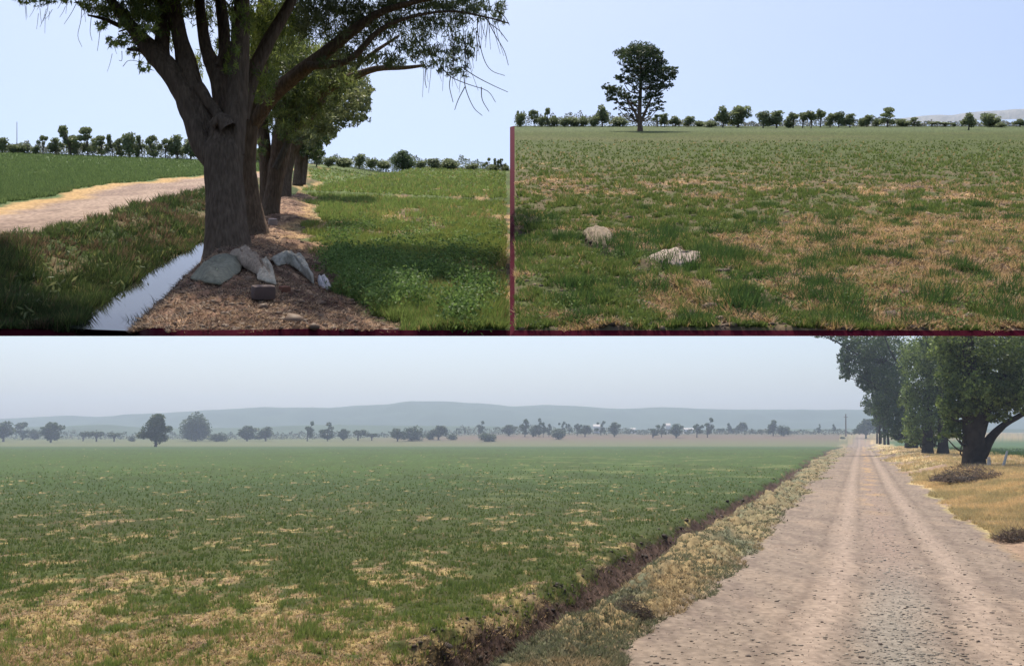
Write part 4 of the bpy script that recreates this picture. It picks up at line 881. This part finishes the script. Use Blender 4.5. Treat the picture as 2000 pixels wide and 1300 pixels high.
hh = rng.uniform(.03, .10, n) * (.5 + clump(X, Z, .5)); Pb = np.repeat(rpts(X, Z), q, 0); hq = np.repeat(hh, q); th = rng.uniform(0, 6.28, n * q); rr_ = hq * 1.0 * np.sqrt(rng.random(n * q))
e1 = np.array([1, 0, 0]); e2 = np.cross(UPR, e1)
P = Pb + (np.cos(th) * rr_)[:, None] * e1 + (np.sin(th) * rr_)[:, None] * e2 + (hq * rng.uniform(.1, 1, n * q))[:, None] * UPR
leaves(g, P, .024, np.repeat(mix((.07, .11, .03), (.20, .26, .08), rng.random(n)), q, 0) * rng.uniform(.7, 1.3, (n * q, 1)), 1.8)
tag(g.build('sparse_crop', M_PLANT), 'patchy green crop, weeds and yellow straw of the upper right field', 'crop', kind='stuff')
g = Geo()
X, Z = scatter(PR, 22000, 1002, 2150, 350, 690, lambda X, Z: X > .004 * Z); ba, row, col = r_bare(X, Z); keep = (rng.random(len(X)) < ba * .35 + .10) | (np.abs(r_cut(X, Z)) < .4); X, Z = X[keep], Z[keep]; n = len(X)
stones(g, rpts(X, Z), UPR, rng.lognormal(-3.35, .5, n), mix((.06, .045, .035), (.26, .185, .125), rng.random(n) ** 1.4))
tag(g.build('clods', M_STONE), 'brown soil clods scattered over the upper right field', 'clods', kind='stuff')
sack('sack', 'pale pinkish sack lying flat in the upper right field beside green weeds', PR, [(1256, 516, 0), (1285, 500, .5), (1320, 494, .7), (1345, 506, .4), (1372, 502, .3), (1356, 520, .0), (1330, 526, -.2), (1290, 520, -.1)], 10.9, .06, (.42, .33, .28), 21, folds=.03)
sack('sack', 'torn yellowish grey sack half buried left of the pale pinkish one, upper right', PR, [(1136, 462, 0), (1150, 452, .6), (1195, 458, .8), (1198, 472, .2), (1185, 490, -.5), (1160, 484, -.3)], 12.9, .08, (.27, .21, .15), 23, folds=.05)

def image_tree(pl, name, lab, cat, group, base, Z, trunk_pts, blobs, size, per, elong=1.8, depth=None, K0=LEAFC[0], K1=LEAFC[1], branches=True, bark=BARK, droop=.2):
    t, c = Geo(), Geo()
    for tp in trunk_pts: limb(t, tp, Z, 8, 0, .1, bark)
    sx = Z / F; x0, y0, _ = trunk_pts[0][-1]
    for b in blobs:
        cx, cy, rx, ry = b[:4]; den = b[4] if len(b) > 4 else 1
        dz = rng.uniform(-1, 1) * (depth if depth else rx * sx * 1.2)
        foliage(c, [(cx, cy, rx, ry, den, dz)], Z, size * sx, elong, droop, per, depth=max(rx, ry) * sx, K0=K0, K1=K1)
        if branches and (pl is PB or rng.random() < .6):
            P0 = px_pt(x0 + (cx - x0) * .05, max(y0, min(cy + 30, base[1] - 20)), Z)
            P2 = px_pt(cx, cy, Z + dz); P1 = (P0 * .55 + P2 * .45) + np.array([0, 0, -8 * sx])
            P1 = P1 + rng.normal(size=3) * 5 * sx; k_ = 1 if pl is PB else .62
            tube(t, [P0, P1, P2], [2.6 * sx * k_, 1.8 * sx * k_, .5 * sx], bark, 5)
    return tree_at(pl, base[0], base[1], Z, name, lab, cat, group, t, c)
lone = [(1245, 98, 26, 16), (1262, 96, 22, 14), (1228, 102, 22, 12), (1212, 104, 16, 11), (1278, 104, 18, 13), (1240, 112, 34, 14), (1225, 124, 18, 10), (1268, 118, 26, 16), (1290, 124, 16, 14), (1262, 136, 34, 16), (1285, 142, 28, 16), (1308, 138, 16, 10), (1316, 144, 9, 8), (1300, 152, 20, 10), (1244, 140, 22, 12, .8),
        (1222, 138, 14, 7, .7), (1236, 152, 14, 9, .8), (1214, 152, 14, 9), (1206, 150, 9, 6), (1228, 160, 12, 8, .8), (1262, 158, 26, 14), (1290, 166, 22, 12), (1312, 166, 8, 5), (1245, 174, 14, 10, .6), (1274, 176, 20, 10), (1192, 170, 16, 8), (1204, 178, 22, 11), (1182, 172, 9, 6), (1190, 184, 10, 6), (1218, 186, 16, 8), (1232, 190, 14, 10, .8), (1265, 192, 20, 10, .8), (1286, 186, 12, 8),
        (1196, 194, 14, 7), (1212, 202, 14, 7, .8), (1238, 202, 16, 8, .7), (1270, 206, 20, 8, .8), (1290, 200, 12, 6), (1208, 212, 10, 5, .6), (1228, 214, 14, 6, .5), (1284, 214, 16, 5, .8), (1262, 220, 12, 6, .5), (1286, 224, 9, 4, .6), (1236, 226, 9, 4, .5), (1216, 222, 8, 4, .5)]
image_tree(PR, 'lone_tree', 'tall dark lone tree with an airy lumpy crown standing in the upper right field', 'tree', None, (1250, 255), PR.z_at(1250, 256),
           [[(1250, 258, 13), (1250, 246, 10), (1249, 232, 9), (1250, 200, 7), (1252, 160, 5), (1252, 120, 3)], [(1249, 240, 6), (1238, 215, 5), (1222, 190, 3)], [(1251, 240, 6), (1262, 215, 5), (1275, 185, 3)]], lone, 3.6, 3.0, 1.6)

# ============================================================ LOWER RIGHT: the tree row along the gravel road
GRP = 'leafy trees in a row right of the gravel road'
DK0, DK1 = (.04, .07, .022), (.25, .33, .09)
def bz(c_, r_): return PB.z_at(c_, r_)
def row_tree(lab, base, Z, trunks, blobs, size=5.0, per=.30, K1=DK1):
    return image_tree(PB, 'roadside_tree', lab, 'tree', GRP, base, Z, trunks, blobs, size * 1.05, per * 4.5, 1.6, K0=DK0, K1=K1, bark=(.05, .04, .035), droop=.5)
row_tree('nearest roadside tree, thick dark trunk with one bare limb leaning right', (1903, 906), 510,
         [[(1903, 912, 52), (1902, 895, 44), (1902, 860, 42), (1900, 810, 40), (1895, 740, 30), (1890, 650, 20)], [(1915, 890, 26), (1935, 855, 18), (1960, 830, 13), (1985, 815, 11), (2030, 790, 9)], [(1910, 850, 26), (1930, 790, 20), (1960, 730, 14)]],
         [(1900, 690, 70, 45), (1960, 680, 60, 45), (1860, 680, 46, 42), (1880, 740, 50, 40), (1940, 745, 60, 40), (1990, 740, 50, 50), (1850, 730, 28, 26), (1905, 790, 44, 26), (1950, 790, 34, 22), (1868, 770, 24, 20), (1860, 800, 18, 16), (1985, 790, 24, 18), (1995, 690, 40, 50), (1856, 828, 16, 14), (2030, 760, 50, 50),
          (1900, 620, 110, 50, .4), (1980, 610, 90, 50, .4), (1870, 846, 14, 8, .6), (1843, 665, 22, 30), (1930, 820, 18, 10, .6), (1862, 815, 26, 24), (1895, 825, 24, 16), (1915, 812, 30, 18), (1880, 858, 12, 6), (1950, 812, 26, 14), (1858, 842, 20, 12), (1845, 850, 14, 8), (1878, 850, 14, 6), (1848, 790, 22, 24), (1875, 835, 16, 10), (1920, 760, 50, 40), (1890, 800, 20, 16), (1960, 770, 40, 30)], 5.5, .30)
row_tree('second roadside tree, two dark trunks and foliage hanging to the dry grass', (1832, 884), 880,
         [[(1812, 884, 24), (1812, 860, 20), (1812, 800, 16), (1815, 720, 10)], [(1842, 888, 26), (1842, 870, 22), (1840, 820, 18), (1835, 740, 10)]],
         [(1820, 690, 40, 46), (1790, 700, 38, 44), (1840, 750, 36, 40), (1800, 760, 38, 40), (1830, 800, 36, 34), (1800, 815, 34, 30), (1825, 840, 30, 18), (1800, 620, 70, 40, .4), (1850, 700, 30, 50), (1785, 845, 24, 16), (1860, 780, 20, 26), (1776, 780, 24, 24), (1780, 862, 20, 8), (1800, 856, 22, 12), (1850, 840, 24, 18), (1828, 858, 18, 8), (1862, 826, 18, 16)], 4.6, .42)
row_tree('third roadside tree, tall dense crown whose edge bulges left over the road', (1772, 868), 1200,
         [[(1775, 874, 16), (1775, 850, 14), (1772, 790, 11), (1765, 720, 8)], [(1788, 874, 10), (1788, 840, 8), (1785, 800, 6)]],
         [(1745, 690, 44, 40), (1700, 680, 40, 32), (1665, 690, 30, 26), (1656, 722, 22, 16), (1700, 720, 34, 26), (1740, 740, 40, 34), (1765, 785, 36, 34), (1730, 780, 30, 26), (1770, 825, 28, 28), (1745, 820, 22, 24), (1720, 620, 70, 40, .4), (1660, 664, 24, 14), (1635, 652, 26, 14, 1), (1600, 646, 26, 14, .8), (1575, 642, 16, 12, .6), (1648, 700, 14, 20), (1650, 735, 12, 10), (1765, 855, 20, 10), (1700, 750, 22, 16), (1745, 848, 18, 10), (1785, 850, 18, 12), (1720, 800, 20, 20), (1690, 740, 20, 20)], 4.2, .5, (.12, .18, .06))
row_tree('fourth roadside tree, pale slim trunks under a narrower crown', (1728, 862), 1600,
         [[(1728, 868, 5), (1727, 850, 4), (1726, 820, 4)], [(1735, 868, 5), (1734, 845, 4), (1732, 820, 3)], [(1718, 867, 4), (1718, 840, 3.5), (1720, 800, 3)]],
         [(1715, 770, 26, 26), (1700, 790, 18, 18), (1728, 800, 22, 22), (1718, 820, 16, 14), (1745, 835, 16, 14), (1730, 848, 14, 7), (1712, 740, 26, 22), (1735, 770, 24, 30)], 3.6, .6, (.12, .17, .06))
row_tree('farthest roadside tree, small crown where the row meets the end of the road', (1712, 861), 2100,
         [[(1713, 866, 4), (1713, 845, 3), (1714, 820, 3)], [(1721, 866, 3), (1721, 845, 3)]], [(1706, 806, 14, 12), (1714, 822, 12, 12), (1718, 836, 10, 10), (1704, 794, 12, 10)], 3.0, .8, (.11, .15, .06))
# brush, stakes and stones under the nearest tree
def heap(name, lab, cat, pl, c0, r0_, w_, hgt, n, K0, K1, hf, wid=.06, stuff=False, ln=1.2):
    zz = np.linspace(60, 1500, 4000); xx = (c0 - 1000) / F * zz; Z = zz[np.argmin(650 - F * (pl.Y(xx, zz) + b_h(xx, zz)) / zz > r0_)]; X = (c0 - 1000) / F * Z; s_ = Z / F; M = frame(pl, X, Z, float(hf(np.array(X), np.array(Z))) - .1)
    g = Geo(); th = rng.uniform(0, 6.28, n); rr = np.sqrt(rng.random(n)); P = np.stack([np.cos(th) * rr * w_ * .5 * s_, np.sin(th) * rr * w_ * .5 * s_, (1 - rr ** 2) * hgt * s_ * rng.uniform(.1, 1, n)], -1)
    d = rng.normal(size=(n, 3)); d[:, 2] = np.abs(d[:, 2]) * .6; d /= np.linalg.norm(d, axis=1)[:, None]; L_ = rng.uniform(.3, 1, n) * ln
    u = np.cross(d, rng.normal(size=(n, 3))); u /= np.linalg.norm(u, axis=1)[:, None]; K = mix(K0, K1, rng.random(n))
    V = np.stack([P - u * wid, P + u * wid, P + d * L_[:, None] + u * wid * .4, P + d * L_[:, None] - u * wid * .4], 1).reshape(-1, 3)
    g.add(V, np.arange(n * 4).reshape(-1, 4), np.repeat(K, 4, 0))
    # solid clod core
    stones(g, np.array([[0, 0, hgt * s_ * .1]]), np.array([0, 0, 1.0]), w_ * s_ * .62, np.array([K0]), .7 * hgt / w_ * 1.2)
    o = g.build(name, M_PLANT); o.matrix_world = M; return tag(o, lab, cat)
heap('brush_pile', 'dark mound of uprooted weeds on the yellow verge beside the gravel road', 'brush pile', PB, 1232, 1205, 92, 44, 2600, (.04, .03, .028), (.13, .095, .07), b_hf, .022, ln=.5)
heap('brush_pile', 'grey brown heap of branches at the foot of the nearest roadside tree', 'brush pile', PB, 1895, 940, 150, 34, 1800, (.05, .038, .03), (.20, .15, .12), b_hf, .10, ln=3.0)
heap('brush_pile', 'dry twigs and broken branches at the right edge of the gravel road', 'brush pile', PB, 1985, 1055, 80, 24, 900, (.06, .045, .035), (.18, .13, .10), b_hf, .05, ln=1.8)
def stake(lab, c0, r0_, c1, r1_, w_, K):
    Z = 480 ; g = Geo(); limb(g, [(c0, r0_, w_), ((c0 + c1) / 2 + 1, (r0_ + r1_) / 2, w_ * 1.05), (c1, r1_, w_ * .8)], Z, 7, 0, .15, K); return tag(g.build('stake', M_STONE, smooth=True), lab, 'stake')
stake('short pale stump standing right of the nearest roadside trunk', 1929, 915, 1931, 892, 7, (.50, .47, .43))
stake('taller leaning whitish stake right of the pale stump', 1957, 916, 1967, 880, 5, (.50, .49, .47))
block('stone', 'pale stone lying below the heap of branches under the nearest roadside tree', PB, 1946, 945, 400, (6, 4, 4), (.45, .42, .38), .6, 'stone')
# bush at the road end, poles, sheds
g = Geo(); limb(g, [(1652, 852, 3.2), (1652, 808, 2.2)], 3900, 6, 0, 0, (.22, .17, .15)); limb(g, [(1648, 814, 1), (1656, 814, 1)], 3900, 4, 0, 0, (.2, .16, .14)); tag(g.build('utility_pole', M_BARK_B), 'bare utility pole left of the far end of the gravel road', 'pole')
def shed(lab, x0, x1, top, base, Z, roof=(.45, .43, .42)):
    s_ = Z / F; X = ((x0 + x1) / 2 - 1000) * s_; h = CAM_H + (860 - base) * s_
    M = Matrix.Translation(Vector((X, Z, h))); root = empty('farm_shed', lab, 'shed', M, 'white farm sheds among the far trees')
    wd, ht = (x1 - x0) * s_, (base - top) * s_; dp = wd * .7
    g = Geo(); a, b_, e = wd / 2, dp / 2, ht * .75
    V = [(-a, -b_, -9), (a, -b_, -9), (a, b_, -9), (-a, b_, -9), (-a, -b_, e), (a, -b_, e), (a, b_, e), (-a, b_, e), (-a, 0, ht), (a, 0, ht)]
    g.add(V, [(0, 1, 5, 4), (2, 3, 7, 6), (1, 2, 6, 5), (3, 0, 4, 7)], (.8, .79, .77)); g.add([V[5], V[6], V[9], V[4], V[7], V[8]], [(0, 1, 2), (4, 3, 5)], (.8, .79, .77)); g.build('wall', M_STONE, root)
    g = Geo(); k = 1.06
    g.add([(-a * k, -b_ * k, e - 1), (a * k, -b_ * k, e - 1), (a * k, 0, ht + 1.2), (-a * k, 0, ht + 1.2), (a * k, b_ * k, e - 1), (-a * k, b_ * k, e - 1)], [(0, 1, 2, 3), (3, 2, 4, 5)], roof); g.build('roof', M_STONE, root)
    g = Geo(); g.add([(-a * .25, -b_ - .4, -9), (a * .25, -b_ - .4, -9), (a * .25, -b_ - .4, e * .6), (-a * .25, -b_ - .4, e * .6)], [(0, 1, 2, 3)], (.25, .25, .27)); g.build('door', M_STONE, root)
shed('white shed between far trees, leftmost of the far sheds', 1158, 1171, 829, 846, 5600)
shed('small low white shed on the brown far field', 1231, 1240, 836, 845, 5600)
shed('white shed between two far trees right of centre, tallest of the far sheds', 1299, 1308, 827, 847, 5600)
shed('long low pale shed behind far trees right of the tallest white shed', 1334, 1352, 836, 845, 5800)

# ============================================================ haze
hz = bpy.data.meshes.new('haze')
x, y0_, y1_, z0_, z1_ = 20000, -400, 18000, -9, 760
hz.from_pydata([(-x, y0_, z0_), (x, y0_, z0_), (x, y1_, z0_), (-x, y1_, z0_), (-x, y0_, z1_), (x, y0_, z1_), (x, y1_, z1_), (-x, y1_, z1_)], [], [(3, 2, 1, 0), (4, 5, 6, 7), (0, 1, 5, 4), (1, 2, 6, 5), (2, 3, 7, 6), (3, 0, 4, 7)])
ho = bpy.data.objects.new('haze', hz); C.objects.link(ho); ho['kind'] = 'stuff'; ho['label'] = 'pale blue haze over the plain'; ho['category'] = 'haze'
mh = bpy.data.materials.new('haze'); mh.use_nodes = True; mh.node_tree.nodes.remove(mh.node_tree.nodes['Principled BSDF'])
pv = mh.node_tree.nodes.new('ShaderNodeVolumePrincipled'); pv.inputs['Density'].default_value = HAZE; pv.inputs['Color'].default_value = (.68, .81, 1.0, 1); pv.inputs['Anisotropy'].default_value = .3
mh.node_tree.links.new(pv.outputs[0], mh.node_tree.nodes['Material Output'].inputs['Volume']); hz.materials.append(mh)
